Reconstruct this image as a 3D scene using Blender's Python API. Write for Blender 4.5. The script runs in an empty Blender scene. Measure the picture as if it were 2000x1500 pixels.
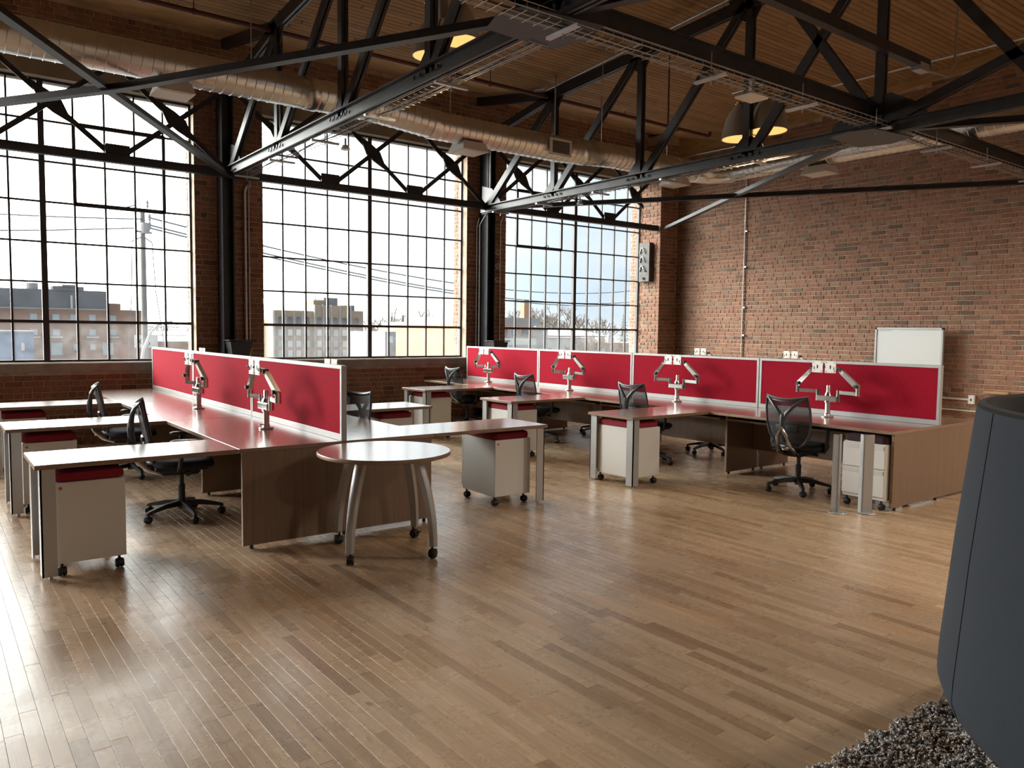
import bpy, math, random
from math import sin, cos, pi, radians, sqrt
from mathutils import Vector, Matrix

random.seed(7)
S = bpy.context.scene
COL = S.collection
V = Vector

# ------------------------------------------------------------------ camera
cam_d = bpy.data.cameras.new('camera')
cam_d.sensor_width = 36.0
cam_d.lens = 36.0 * 1529.4 / 2000.0
cam_d.clip_start = 0.05
cam_d.clip_end = 1000
cam = bpy.data.objects.new('camera', cam_d)
COL.objects.link(cam)
CR = V((0.79831085, -0.60212423, 0.01209146))
CD = V((-0.03111647, -0.06128881, -0.99763493))
CF = V((0.60144124, 0.79604654, -0.06766351))
EYE = V((0.0, 0.0, 1.578))
m = Matrix.Identity(4)
for i in range(3):
    m[i][0], m[i][1], m[i][2], m[i][3] = CR[i], -CD[i], -CF[i], EYE[i]
cam.matrix_world = m
S.camera = cam


def project(p):
    d = V(p) - EYE
    z = d.dot(CF)
    if z <= 0.05:
        return None
    return 1000 + 1529.4 * d.dot(CR) / z, 750 + 1529.4 * d.dot(CD) / z, z


# ------------------------------------------------------------------ view + world
S.view_settings.view_transform = 'Standard'
S.view_settings.look = 'None'
S.view_settings.gamma = 1.0
S.view_settings.exposure = 0.22
S.view_settings.use_curve_mapping = False
try:
    S.cycles.use_denoising = True
    S.cycles.max_bounces = 8
    S.cycles.diffuse_bounces = 5
    S.cycles.glossy_bounces = 4
    S.cycles.transparent_max_bounces = 16
    S.cycles.sample_clamp_indirect = 6.0
    S.cycles.caustics_reflective = False
    S.cycles.caustics_refractive = False
except Exception:
    pass

SKY_BASE = 0.92
SKY_GLOW = 20.0
SUN_AZ, SUN_EL = radians(-36), radians(19)
SUN = V((sin(SUN_AZ) * cos(SUN_EL), cos(SUN_AZ) * cos(SUN_EL), sin(SUN_EL)))
W = bpy.data.worlds.new('sky')
S.world = W
W.use_nodes = True
nt = W.node_tree
nt.nodes.clear()


def N(t, kind, **kw):
    n = t.nodes.new(kind)
    for k, v in kw.items():
        if k == 'inp':
            for a, b in v.items():
                n.inputs[a].default_value = b
        else:
            setattr(n, k, v)
    return n


out = N(nt, 'ShaderNodeOutputWorld')
tc = N(nt, 'ShaderNodeTexCoord')
mp = N(nt, 'ShaderNodeMapping', inp={'Scale': (1.6, 1.6, 5.0)})
nz = N(nt, 'ShaderNodeTexNoise', inp={'Scale': 1.7, 'Detail': 5.0, 'Roughness': 0.55})
rp = N(nt, 'ShaderNodeValToRGB')
rp.color_ramp.elements[0].position = 0.38
rp.color_ramp.elements[0].color = (0.60, 0.74, 0.90, 1)
rp.color_ramp.elements[1].position = 0.66
rp.color_ramp.elements[1].color = (0.97, 0.98, 1.0, 1)
nt.links.new(tc.outputs['Generated'], mp.inputs['Vector'])
nt.links.new(mp.outputs[0], nz.inputs['Vector'])
nt.links.new(nz.outputs['Fac'], rp.inputs['Fac'])
bg1 = N(nt, 'ShaderNodeBackground', inp={'Strength': SKY_BASE})
nt.links.new(rp.outputs['Color'], bg1.inputs['Color'])
dot = N(nt, 'ShaderNodeVectorMath', operation='DOT_PRODUCT')
dot.inputs[1].default_value = SUN
nt.links.new(tc.outputs['Generated'], dot.inputs[0])
mx = N(nt, 'ShaderNodeMath', operation='MAXIMUM')
mx.inputs[1].default_value = 0.0
nt.links.new(dot.outputs['Value'], mx.inputs[0])
pw = N(nt, 'ShaderNodeMath', operation='POWER')
pw.inputs[1].default_value = 3.5
nt.links.new(mx.outputs[0], pw.inputs[0])
ms = N(nt, 'ShaderNodeMath', operation='MULTIPLY')
ms.inputs[1].default_value = SKY_GLOW
nt.links.new(pw.outputs[0], ms.inputs[0])
bg2 = N(nt, 'ShaderNodeBackground', inp={'Color': (1.0, 0.97, 0.92, 1)})
nt.links.new(ms.outputs[0], bg2.inputs['Strength'])
ad = N(nt, 'ShaderNodeAddShader')
nt.links.new(bg1.outputs[0], ad.inputs[0])
nt.links.new(bg2.outputs[0], ad.inputs[1])
nt.links.new(ad.outputs[0], out.inputs['Surface'])

# hazy sun behind thin cloud, left of the picture
sd = bpy.data.lights.new('hazy_sun', 'SUN')
sd.energy = 2.6
sd.angle = radians(22)
sd.color = (1.0, 0.96, 0.90)
so = bpy.data.objects.new('hazy_sun', sd)
so.rotation_euler = SUN.to_track_quat('Z', 'Y').to_euler()
so.location = (-20, 30, 15)
COL.objects.link(so)

# unseen warm spots without fittings, added as fill light towards the rear
FILL_SPOTS = [(8.2, 0.8), (12.0, 0.6), (8.2, -3.2), (3.7, -3.2)]
FILL_SPOT_W = 420.0
for k, (lx, ly) in enumerate(FILL_SPOTS):
    ld = bpy.data.lights.new('fill_spot_light', 'SPOT')
    ld.spot_size = radians(150)
    ld.spot_blend = 0.5
    ld.energy = FILL_SPOT_W
    ld.color = (1.0, 0.86, 0.70)
    ld.shadow_soft_size = 0.22
    lo = bpy.data.objects.new('fill_spot_light', ld)
    lo.location = (lx, ly, 4.25)
    COL.objects.link(lo)
LENS_GLOW = 1.3
PENDANT_W = 60.0


# ------------------------------------------------------------------ materials
def new_mat(name):
    mt = bpy.data.materials.new(name)
    mt.use_nodes = True
    t = mt.node_tree
    b = t.nodes['Principled BSDF']
    return mt, t, b


def mat(name, col, rough=0.5, metal=0.0, noise=0.0, nscale=20.0, bump=0.0, spec=None, nstretch=(1, 1, 1)):
    mt, t, b = new_mat(name)
    b.inputs['Base Color'].default_value = (*col, 1)
    b.inputs['Roughness'].default_value = rough
    b.inputs['Metallic'].default_value = metal
    if spec is not None:
        b.inputs['Specular IOR Level'].default_value = spec
    if noise or bump:
        g = N(t, 'ShaderNodeTexCoord')
        mpn = N(t, 'ShaderNodeMapping', inp={'Scale': nstretch})
        z = N(t, 'ShaderNodeTexNoise', inp={'Scale': nscale, 'Detail': 4.0})
        t.links.new(g.outputs['Object'], mpn.inputs[0])
        t.links.new(mpn.outputs[0], z.inputs['Vector'])
        if noise:
            r = N(t, 'ShaderNodeValToRGB')
            r.color_ramp.elements[0].position = 0.3
            r.color_ramp.elements[1].position = 0.7
            r.color_ramp.elements[0].color = (*[c * (1 - noise) for c in col], 1)
            r.color_ramp.elements[1].color = (*[min(1, c * (1 + noise)) for c in col], 1)
            t.links.new(z.outputs['Fac'], r.inputs[0])
            t.links.new(r.outputs[0], b.inputs['Base Color'])
        if bump:
            bm = N(t, 'ShaderNodeBump', inp={'Strength': bump, 'Distance': 0.01})
            t.links.new(z.outputs['Fac'], bm.inputs['Height'])
            t.links.new(bm.outputs[0], b.inputs['Normal'])
    return mt


def ramp(t, stops):
    r = N(t, 'ShaderNodeValToRGB')
    e = r.color_ramp.elements
    e[0].position, e[0].color = stops[0][0], (*stops[0][1], 1)
    e[1].position, e[1].color = stops[-1][0], (*stops[-1][1], 1)
    for p, c in stops[1:-1]:
        q = e.new(p)
        q.color = (*c, 1)
    return r


def piece_random(t):
    """a random number for each separate piece: mesh island + object"""
    g = N(t, 'ShaderNodeNewGeometry')
    o = N(t, 'ShaderNodeObjectInfo')
    a = N(t, 'ShaderNodeMath', operation='ADD')
    f = N(t, 'ShaderNodeMath', operation='FRACT')
    t.links.new(g.outputs['Random Per Island'], a.inputs[0])
    t.links.new(o.outputs['Random'], a.inputs[1])
    t.links.new(a.outputs[0], f.inputs[0])
    return g, f


def mix_col(t, a, b, fac, mode='MIX'):
    mxn = N(t, 'ShaderNodeMix', data_type='RGBA', blend_type=mode)
    for src, i in ((fac, 0), (a, 6), (b, 7)):
        if hasattr(src, 'links'):
            t.links.new(src, mxn.inputs[i])
        elif isinstance(src, (int, float)):
            mxn.inputs[i].default_value = src
        else:
            mxn.inputs[i].default_value = (*src, 1)
    return mxn.outputs[2]


def brick_mat():
    mt, t, b = new_mat('brick')
    g, f = piece_random(t)
    r = ramp(t, [(0, (0.14, 0.085, 0.062)), (0.10, (0.24, 0.120, 0.078)), (0.35, (0.30, 0.145, 0.092)),
                 (0.6, (0.28, 0.142, 0.092)), (0.8, (0.33, 0.175, 0.112)), (0.93, (0.26, 0.165, 0.115)), (1, (0.18, 0.125, 0.09))])
    t.links.new(f.outputs[0], r.inputs[0])
    z = N(t, 'ShaderNodeTexNoise', inp={'Scale': 28.0, 'Detail': 5.0})
    t.links.new(g.outputs['Position'], z.inputs['Vector'])
    c = mix_col(t, r.outputs[0], (0.5, 0.42, 0.34), 0.0)
    z2 = N(t, 'ShaderNodeTexNoise', inp={'Scale': 1.3, 'Detail': 6.0, 'Roughness': 0.7})
    t.links.new(g.outputs['Position'], z2.inputs['Vector'])
    r2 = ramp(t, [(0.56, (0, 0, 0)), (0.75, (0.5, 0.5, 0.5))])
    t.links.new(z2.outputs['Fac'], r2.inputs[0])
    m1 = N(t, 'ShaderNodeMath', operation='MULTIPLY')
    t.links.new(r2.outputs[0], m1.inputs[0])
    t.links.new(z.outputs['Fac'], m1.inputs[1])
    c2 = mix_col(t, r.outputs[0], (0.36, 0.28, 0.21), m1.outputs[0])
    rz = ramp(t, [(0.3, (0.72, 0.72, 0.72)), (0.7, (1.2, 1.2, 1.2))])
    t.links.new(z.outputs['Fac'], rz.inputs[0])
    c3 = mix_col(t, c2, rz.outputs[0], 1.0, 'MULTIPLY')
    t.links.new(c3, b.inputs['Base Color'])
    b.inputs['Roughness'].default_value = 0.9
    bm = N(t, 'ShaderNodeBump', inp={'Strength': 0.5, 'Distance': 0.01})
    t.links.new(z.outputs['Fac'], bm.inputs['Height'])
    t.links.new(bm.outputs[0], b.inputs['Normal'])
    return mt


def plank_mat(name, stops, axis, grain, rough, knots, bump):
    """boards: a tone for each board, long grain along AXIS"""
    mt, t, b = new_mat(name)
    g, f = piece_random(t)
    r = ramp(t, stops)
    t.links.new(f.outputs[0], r.inputs[0])
    off = N(t, 'ShaderNodeVectorMath', operation='SCALE')
    off.inputs[0].default_value = (13.1, 7.7, 3.3)
    t.links.new(f.outputs[0], off.inputs['Scale'])
    pa = N(t, 'ShaderNodeVectorMath', operation='ADD')
    t.links.new(g.outputs['Position'], pa.inputs[0])
    t.links.new(off.outputs[0], pa.inputs[1])
    sc = (45, 2.2, 8) if axis == 'y' else (2.0, 40, 8)
    mpn = N(t, 'ShaderNodeMapping', inp={'Scale': sc})
    t.links.new(pa.outputs[0], mpn.inputs[0])
    z = N(t, 'ShaderNodeTexNoise', inp={'Scale': 1.0, 'Detail': 4.0, 'Distortion': 0.4})
    t.links.new(mpn.outputs[0], z.inputs['Vector'])
    rg = ramp(t, [(0.25, (1 - grain,) * 3), (0.75, (1 + grain * 0.6,) * 3)])
    t.links.new(z.outputs['Fac'], rg.inputs[0])
    c = mix_col(t, r.outputs[0], rg.outputs[0], 1.0, 'MULTIPLY')
    if knots:
        sk = (16, 5, 5) if axis == 'y' else (5, 14, 5)
        mk = N(t, 'ShaderNodeMapping', inp={'Scale': sk})
        t.links.new(pa.outputs[0], mk.inputs[0])
        zk = N(t, 'ShaderNodeTexNoise', inp={'Scale': 1.0, 'Detail': 3.0})
        t.links.new(mk.outputs[0], zk.inputs['Vector'])
        rk = ramp(t, [(0.70, (0, 0, 0)), (0.80, (knots,) * 3)])
        t.links.new(zk.outputs['Fac'], rk.inputs[0])
        c = mix_col(t, c, (0.10, 0.06, 0.035), rk.outputs[0])
    t.links.new(c, b.inputs['Base Color'])
    zr = N(t, 'ShaderNodeTexNoise', inp={'Scale': 3.5, 'Detail': 6.0, 'Roughness': 0.7})
    t.links.new(g.outputs['Position'], zr.inputs['Vector'])
    rr = ramp(t, [(0.3, (rough * 0.8,) * 3), (0.7, (rough * 1.25,) * 3)])
    t.links.new(zr.outputs['Fac'], rr.inputs[0])
    t.links.new(rr.outputs[0], b.inputs['Roughness'])
    if bump:
        zb = N(t, 'ShaderNodeTexNoise', inp={'Scale': 22.0, 'Detail': 5.0, 'Roughness': 0.65})
        t.links.new(g.outputs['Position'], zb.inputs['Vector'])
        bm = N(t, 'ShaderNodeBump', inp={'Strength': bump, 'Distance': 0.004})
        t.links.new(zb.outputs['Fac'], bm.inputs['Height'])
        t.links.new(bm.outputs[0], b.inputs['Normal'])
    return mt


def grain_mat(name, col, rough, scale, spec=0.5, coat=0.0, k=0.28):
    mt, t, b = new_mat(name)
    g = N(t, 'ShaderNodeNewGeometry')
    mpn = N(t, 'ShaderNodeMapping', inp={'Scale': scale})
    t.links.new(g.outputs['Position'], mpn.inputs[0])
    z = N(t, 'ShaderNodeTexNoise', inp={'Scale': 1.0, 'Detail': 5.0, 'Roughness': 0.6})
    t.links.new(mpn.outputs[0], z.inputs['Vector'])
    r = ramp(t, [(0.3, tuple(c * (1 - k) for c in col)), (0.5, col), (0.72, tuple(c * (1 + k * 0.9) for c in col))])
    b.inputs['Coat Weight'].default_value = coat
    b.inputs['Coat Roughness'].default_value = 0.17
    t.links.new(z.outputs['Fac'], r.inputs[0])
    t.links.new(r.outputs[0], b.inputs['Base Color'])
    b.inputs['Roughness'].default_value = rough
    b.inputs['Specular IOR Level'].default_value = spec
    return mt


def glass_mat():
    mt, t, b = new_mat('window_glass')
    t.nodes.remove(b)
    o = t.nodes['Material Output']
    tr = N(t, 'ShaderNodeBsdfTransparent', inp={'Color': (0.96, 0.985, 0.98, 1)})
    gl = N(t, 'ShaderNodeBsdfGlossy', inp={'Roughness': 0.03})
    fc = N(t, 'ShaderNodeLayerWeight', inp={'Blend': 0.5})
    lp = N(t, 'ShaderNodeMath', operation='POWER')
    lp.inputs[1].default_value = 4.0
    t.links.new(fc.outputs['Facing'], lp.inputs[0])
    lw = N(t, 'ShaderNodeMapRange', inp={'To Min': 0.025, 'To Max': 0.6})
    t.links.new(lp.outputs[0], lw.inputs['Value'])
    m1 = N(t, 'ShaderNodeMixShader')
    t.links.new(lw.outputs[0], m1.inputs[0])
    t.links.new(tr.outputs[0], m1.inputs[1])
    t.links.new(gl.outputs[0], m1.inputs[2])
    # washed-out glare haze mixed into the panes, strongest on the lowest
    di = N(t, 'ShaderNodeBsdfTranslucent', inp={'Color': (0.9, 0.9, 0.9, 1)})
    g = N(t, 'ShaderNodeNewGeometry')
    sx = N(t, 'ShaderNodeSeparateXYZ')
    t.links.new(g.outputs['Position'], sx.inputs[0])
    mr = N(t, 'ShaderNodeMapRange', inp={'From Min': 1.5, 'From Max': 1.75, 'To Min': 0.028, 'To Max': 0.004})
    t.links.new(sx.outputs['Z'], mr.inputs['Value'])
    z = N(t, 'ShaderNodeTexNoise', inp={'Scale': 6.0, 'Detail': 5.0})
    t.links.new(g.outputs['Position'], z.inputs['Vector'])
    mm = N(t, 'ShaderNodeMath', operation='MULTIPLY')
    m2 = N(t, 'ShaderNodeMath', operation='MULTIPLY')
    m2.inputs[1].default_value = 1.8
    t.links.new(mr.outputs[0], mm.inputs[0])
    t.links.new(z.outputs['Fac'], m2.inputs[0])
    t.links.new(m2.outputs[0], mm.inputs[1])
    ms_ = N(t, 'ShaderNodeMixShader')
    t.links.new(mm.outputs[0], ms_.inputs[0])
    t.links.new(m1.outputs[0], ms_.inputs[1])
    t.links.new(di.outputs[0], ms_.inputs[2])
    t.links.new(ms_.outputs[0], o.inputs['Surface'])
    return mt


def mesh_fabric():
    mt, t, b = new_mat('chair_mesh')
    b.inputs['Base Color'].default_value = (0.018, 0.02, 0.026, 1)
    b.inputs['Roughness'].default_value = 0.7
    b.inputs['Alpha'].default_value = 0.80
    return mt


def emit(name, col, s):
    mt, t, b = new_mat(name)
    b.inputs['Base Color'].default_value = (*col, 1)
    b.inputs['Emission Color'].default_value = (*col, 1)
    b.inputs['Emission Strength'].default_value = s
    return mt


def island_mat(name, stops, rough):
    mt, t, b = new_mat(name)
    g, f = piece_random(t)
    r = ramp(t, stops)
    t.links.new(f.outputs[0], r.inputs[0])
    z = N(t, 'ShaderNodeTexNoise', inp={'Scale': 5.0, 'Detail': 3.0})
    t.links.new(g.outputs['Position'], z.inputs['Vector'])
    rz = ramp(t, [(0.33, (0.62, 0.52, 0.42)), (0.5, (1, 1, 1))])
    t.links.new(z.outputs['Fac'], rz.inputs[0])
    c = mix_col(t, r.outputs[0], rz.outputs[0], 1.0, 'MULTIPLY')
    t.links.new(c, b.inputs['Base Color'])
    b.inputs['Roughness'].default_value = rough
    return mt


M = {}
M['brick'] = brick_mat()
M['mortar'] = mat('mortar', (0.46, 0.36, 0.27), 0.95, noise=0.25, nscale=6, bump=0.4)
M['floor'] = plank_mat('maple_plank', [(0, (0.30, 0.195, 0.115)), (0.08, (0.38, 0.26, 0.16)), (0.3, (0.44, 0.315, 0.20)), (0.6, (0.47, 0.335, 0.215)),
                                       (0.85, (0.52, 0.38, 0.245)), (0.96, (0.46, 0.30, 0.175)), (1, (0.36, 0.24, 0.15))], 'y', 0.20, 0.27, 0.75, 0.16)
M['floor'].node_tree.nodes['Principled BSDF'].inputs['Specular IOR Level'].default_value = 0.75
M['subfloor'] = mat('dark_joint', (0.10, 0.06, 0.035), 0.9)
M['board'] = plank_mat('ceiling_board', [(0, (0.26, 0.155, 0.075)), (0.3, (0.33, 0.205, 0.105)), (0.7, (0.37, 0.235, 0.12)), (1, (0.28, 0.165, 0.08))],
                       'x', 0.18, 0.7, 0.35, 0)
M['roof_dark'] = mat('roof_joint', (0.05, 0.03, 0.018), 0.95)
M['ply'] = grain_mat('plain_ceiling_panel', (0.44, 0.29, 0.15), 0.7, (2, 3, 3))
M['nailer'] = grain_mat('nailer_timber', (0.42, 0.26, 0.12), 0.75, (2, 3, 25))
M['concrete'] = mat('concrete', (0.34, 0.32, 0.29), 0.85, noise=0.22, nscale=5, bump=0.2)
M['lintel'] = mat('painted_lintel', (0.30, 0.26, 0.20), 0.85, noise=0.15, nscale=4)
M['steel'] = mat('black_painted_steel', (0.022, 0.022, 0.026), 0.42, noise=0.3, nscale=9)
M['bar'] = mat('window_bar_paint', (0.030, 0.026, 0.028), 0.5)
M['glass'] = glass_mat()
M['duct'] = mat('galvanised_duct', (0.76, 0.76, 0.74), 0.30, 0.95, noise=0.06, nscale=3)
M['zinc'] = mat('zinc_conduit', (0.55, 0.55, 0.56), 0.38, 0.9)
M['wire'] = mat('zinc_wire', (0.40, 0.40, 0.41), 0.4, 0.7)
M['pipe'] = mat('sprinkler_pipe', (0.09, 0.026, 0.02), 0.55)
M['white'] = mat('white_enamel', (0.66, 0.65, 0.62), 0.45)
M['whiteplastic'] = mat('white_plastic', (0.72, 0.71, 0.68), 0.4)
M['top'] = grain_mat('walnut_laminate_top', (0.235, 0.140, 0.098), 0.24, (26, 2.2, 10), 0.5, 0.8, 0.12)
M['panel'] = grain_mat('walnut_laminate_panel', (0.205, 0.135, 0.092), 0.42, (45, 45, 1.2), 0.5, 0.0, 0.16)
M['edge'] = grain_mat('laminate_edge', (0.235, 0.150, 0.095), 0.4, (6, 6, 40))
M['silver'] = mat('silver_paint', (0.42, 0.42, 0.42), 0.38, 0.45)
M['frame'] = mat('screen_frame_aluminium', (0.42, 0.42, 0.42), 0.45, 0.35)
M['alu'] = mat('polished_aluminium', (0.86, 0.85, 0.83), 0.16, 1.0)
M['alusat'] = mat('satin_aluminium', (0.72, 0.70, 0.68), 0.32, 0.75)
M['plate'] = mat('grey_plate', (0.62, 0.60, 0.56), 0.4, 0.3)
M['red'] = mat('red_fabric', (0.37, 0.012, 0.030), 0.95, noise=0.22, nscale=160, bump=0.15, spec=0.12)
M['cushion'] = mat('red_cushion', (0.235, 0.008, 0.022), 0.9, noise=0.2, nscale=120)
M['dcushion'] = mat('dark_cushion', (0.035, 0.010, 0.016), 0.9)
M['black'] = mat('black_plastic', (0.012, 0.012, 0.014), 0.45)
M['rubber'] = mat('black_rubber', (0.010, 0.010, 0.011), 0.6)
M['cframe'] = mat('chair_frame_grey', (0.045, 0.05, 0.06), 0.38)
M['cseat'] = mat('chair_seat_fabric', (0.012, 0.014, 0.022), 0.9, noise=0.3, nscale=200)
M['chrome'] = mat('bronze_chrome', (0.42, 0.40, 0.38), 0.18, 1.0)
M['cmesh'] = mesh_fabric()
M['boxgrey'] = mat('weathered_box_grey', (0.085, 0.08, 0.075), 0.6, 0.2, noise=0.3, nscale=8)
M['lampout'] = mat('lamp_grey_metal', (0.38, 0.35, 0.31), 0.5, 0.2)
M['brass'] = mat('lamp_brass', (0.75, 0.5, 0.2), 0.25, 1.0)
M['lens'] = emit('lamp_lens', (0.80, 0.43, 0.13), LENS_GLOW)
M['board_white'] = mat('whiteboard_surface', (0.68, 0.70, 0.69), 0.22)
M['felt'] = mat('dark_blue_felt', (0.020, 0.026, 0.035), 0.97, noise=0.12, nscale=220, bump=0.15)
M['felt_in'] = mat('black_felt', (0.007, 0.007, 0.008), 0.98)
M['rugbase'] = mat('rug_backing', (0.62, 0.58, 0.54), 0.95)
M['tuft'] = island_mat('rug_tuft', [(0, (0.45, 0.42, 0.40)), (0.2, (0.72, 0.69, 0.66)), (0.6, (0.88, 0.86, 0.83)), (0.85, (0.66, 0.61, 0.56)), (1, (0.42, 0.30, 0.20))], 0.95)
M['pink'] = mat('red_seal', (0.45, 0.12, 0.12), 0.6)
M['dark'] = mat('dark_slot', (0.01, 0.01, 0.01), 0.8)
# outdoors
M['ground'] = mat('street_ground', (0.20, 0.19, 0.175), 0.95, noise=0.3, nscale=0.08)
M['asphalt'] = mat('asphalt', (0.16, 0.16, 0.17), 0.9)
M['bbrick'] = mat('far_brick', (0.26, 0.15, 0.11), 0.9, noise=0.15, nscale=0.6)
M['bslate'] = mat('far_slate', (0.14, 0.15, 0.17), 0.85, noise=0.12, nscale=0.4)
M['bgrey'] = mat('far_grey', (0.30, 0.30, 0.31), 0.85)
M['btan'] = mat('far_tan', (0.26, 0.20, 0.125), 0.9, noise=0.12, nscale=0.5)
M['borange'] = mat('far_orange_brick', (0.34, 0.18, 0.11), 0.9)
M['bwhite'] = mat('far_white', (0.50, 0.50, 0.50), 0.8)
M['bblue'] = mat('far_blue_wall', (0.12, 0.20, 0.34), 0.8)
M['bstone'] = mat('far_stone', (0.30, 0.24, 0.18), 0.9, noise=0.15, nscale=0.5)
M['bpane'] = mat('far_pane', (0.30, 0.38, 0.42), 0.15)
M['bdark'] = mat('far_dark_pane', (0.05, 0.06, 0.08), 0.2)
M['wood_pole'] = mat('grey_pole', (0.20, 0.19, 0.18), 0.9)
M['cable'] = mat('power_line', (0.10, 0.12, 0.15), 0.7)
M['bark'] = mat('bare_bark', (0.16, 0.125, 0.10), 0.95)
M['fir'] = mat('fir_green', (0.06, 0.085, 0.06), 0.95)
M['signred'] = mat('sign_red', (0.6, 0.12, 0.14), 0.7)

# ------------------------------------------------------------------ mesh building
OFF = {}


class MB:
    def __init__(self):
        self.v, self.f = [], []

    def add(self, vs, fs):
        n = len(self.v)
        self.v += [tuple(p) for p in vs]
        self.f += [tuple(i + n for i in q) for q in fs]
        return self

    def box(self, x0, y0, z0, x1, y1, z1):
        vs = [(x, y, z) for z in (z0, z1) for y in (y0, y1) for x in (x0, x1)]
        return self.add(vs, [(0, 2, 3, 1), (4, 5, 7, 6), (0, 1, 5, 4), (2, 6, 7, 3), (0, 4, 6, 2), (1, 3, 7, 5)])

    def cbox(self, x0, y0, z0, x1, y1, z1, c=0.004):
        """box with chamfered edges"""
        X, Y, Z = (x0, x1), (y0, y1), (z0, z1)
        vs, idx = [], {}
        for i in (0, 1):
            for j in (0, 1):
                for k in (0, 1):
                    sx, sy, sz = (1, -1)[i] * c, (1, -1)[j] * c, (1, -1)[k] * c
                    for a in range(3):
                        p = [X[i] + sx, Y[j] + sy, Z[k] + sz]
                        p[a] = (X[i], Y[j], Z[k])[a]
                        idx[i, j, k, a] = len(vs)
                        vs.append(tuple(p))
        F = []
        for i in (0, 1):
            q = [idx[i, 0, 0, 0], idx[i, 1, 0, 0], idx[i, 1, 1, 0], idx[i, 0, 1, 0]]
            F.append(q if i else q[::-1])
            q = [idx[0, i, 0, 1], idx[0, i, 1, 1], idx[1, i, 1, 1], idx[1, i, 0, 1]]
            F.append(q if i else q[::-1])
            q = [idx[0, 0, i, 2], idx[1, 0, i, 2], idx[1, 1, i, 2], idx[0, 1, i, 2]]
            F.append(q if i else q[::-1])
        for i in (0, 1):
            for j in (0, 1):
                F.append([idx[i, j, 0, 0], idx[i, j, 1, 0], idx[i, j, 1, 1], idx[i, j, 0, 1]])
                F.append([idx[i, 0, j, 0], idx[i, 1, j, 0], idx[i, 1, j, 2], idx[i, 0, j, 2]])
                F.append([idx[0, i, j, 1], idx[1, i, j, 1], idx[1, i, j, 2], idx[0, i, j, 2]])
                for k in (0, 1):
                    F.append([idx[i, j, k, 0], idx[i, j, k, 1], idx[i, j, k, 2]])
        return self.add(vs, F)

    def beam(self, p0, p1, w, h, up=(0, 0, 1)):
        """bar from p0 to p1; W across, H along the up-ish direction"""
        p0, p1 = V(p0), V(p1)
        d = (p1 - p0).normalized()
        s = d.cross(V(up))
        if s.length < 1e-5:
            s = d.cross(V((1, 0, 0)))
        s.normalize()
        u = s.cross(d).normalized()
        s, u = s * w / 2, u * h / 2
        vs = [p + a * s + b * u for p in (p0, p1) for a, b in ((-1, -1), (1, -1), (1, 1), (-1, 1))]
        return self.add(vs, [(0, 1, 2, 3), (7, 6, 5, 4), (0, 4, 5, 1), (1, 5, 6, 2), (2, 6, 7, 3), (3, 7, 4, 0)])

    def tube(self, pts, r, n=8, cap=True, closed=False):
        pts = [V(p) for p in pts]
        k = len(pts)
        rs = r if isinstance(r, (list, tuple)) else [r] * k
        t0 = (pts[1] - pts[0]).normalized()
        ref = V((0, 0, 1)) if abs(t0.z) < 0.9 else V((1, 0, 0))
        vs, fs = [], []
        for i, p in enumerate(pts):
            a = pts[i - 1] if (i or closed) else p
            b = pts[(i + 1) % k] if (i < k - 1 or closed) else p
            d = (b - a).normalized()
            s = d.cross(ref)
            if s.length < 1e-4:
                s = d.cross(V((0, 1, 0)))
            s.normalize()
            u = s.cross(d).normalized()
            for j in range(n):
                an = 2 * pi * j / n
                vs.append(p + (s * cos(an) + u * sin(an)) * rs[i])
        for i in range(k if closed else k - 1):
            for j in range(n):
                i2 = (i + 1) % k
                fs.append((i * n + j, i * n + (j + 1) % n, i2 * n + (j + 1) % n, i2 * n + j))
        if cap and not closed:
            fs.append(tuple(range(n))[::-1])
            fs.append(tuple((k - 1) * n + j for j in range(n)))
        return self.add(vs, fs)

    def lathe(self, prof, n=16, c=(0, 0, 0), axis='z', a0=0.0, a1=2 * pi):
        full = abs(a1 - a0 - 2 * pi) < 1e-6
        cnt = n if full else n + 1
        vs, fs = [], []
        for (r, z) in prof:
            for j in range(cnt):
                a = a0 + (a1 - a0) * j / n
                p = (r * cos(a), r * sin(a), z)
                if axis == 'y':
                    p = (p[0], p[2], p[1])
                elif axis == 'x':
                    p = (p[2], p[0], p[1])
                vs.append((p[0] + c[0], p[1] + c[1], p[2] + c[2]))
        for i in range(len(prof) - 1):
            for j in range(cnt if full else n):
                j2 = (j + 1) % cnt
                fs.append((i * cnt + j, i * cnt + j2, (i + 1) * cnt + j2, (i + 1) * cnt + j))
        return self.add(vs, fs)

    def cyl(self, p0, p1, r, n=12):
        return self.tube([p0, p1], r, n)

    def disc(self, r, z0, z1, n=32, c=(0, 0), ch=0.004):
        self.lathe([(0.0001, z0), (r - ch, z0), (r, z0 + ch), (r, z1 - ch), (r - ch, z1), (0.0001, z1)], n, (c[0], c[1], 0))
        return self

    def prism(self, poly, fn, t0, t1):
        """POLY 2-D outline; FN(a, b, t) gives the 3-D point"""
        n = len(poly)
        vs = [fn(a, b, t0) for a, b in poly] + [fn(a, b, t1) for a, b in poly]
        fs = [tuple(range(n))[::-1], tuple(range(n, 2 * n))]
        fs += [(i, (i + 1) % n, n + (i + 1) % n, n + i) for i in range(n)]
        return self.add(vs, fs)

    def grid(self, rows):
        """rows of equal length lists of points"""
        n = len(rows[0])
        vs = [p for r in rows for p in r]
        fs = [(i * n + j, i * n + j + 1, (i + 1) * n + j + 1, (i + 1) * n + j) for i in range(len(rows) - 1) for j in range(n - 1)]
        return self.add(vs, fs)

    def xf(self, mtx):
        self.v = [tuple(mtx @ V(p)) for p in self.v]
        return self

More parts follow.
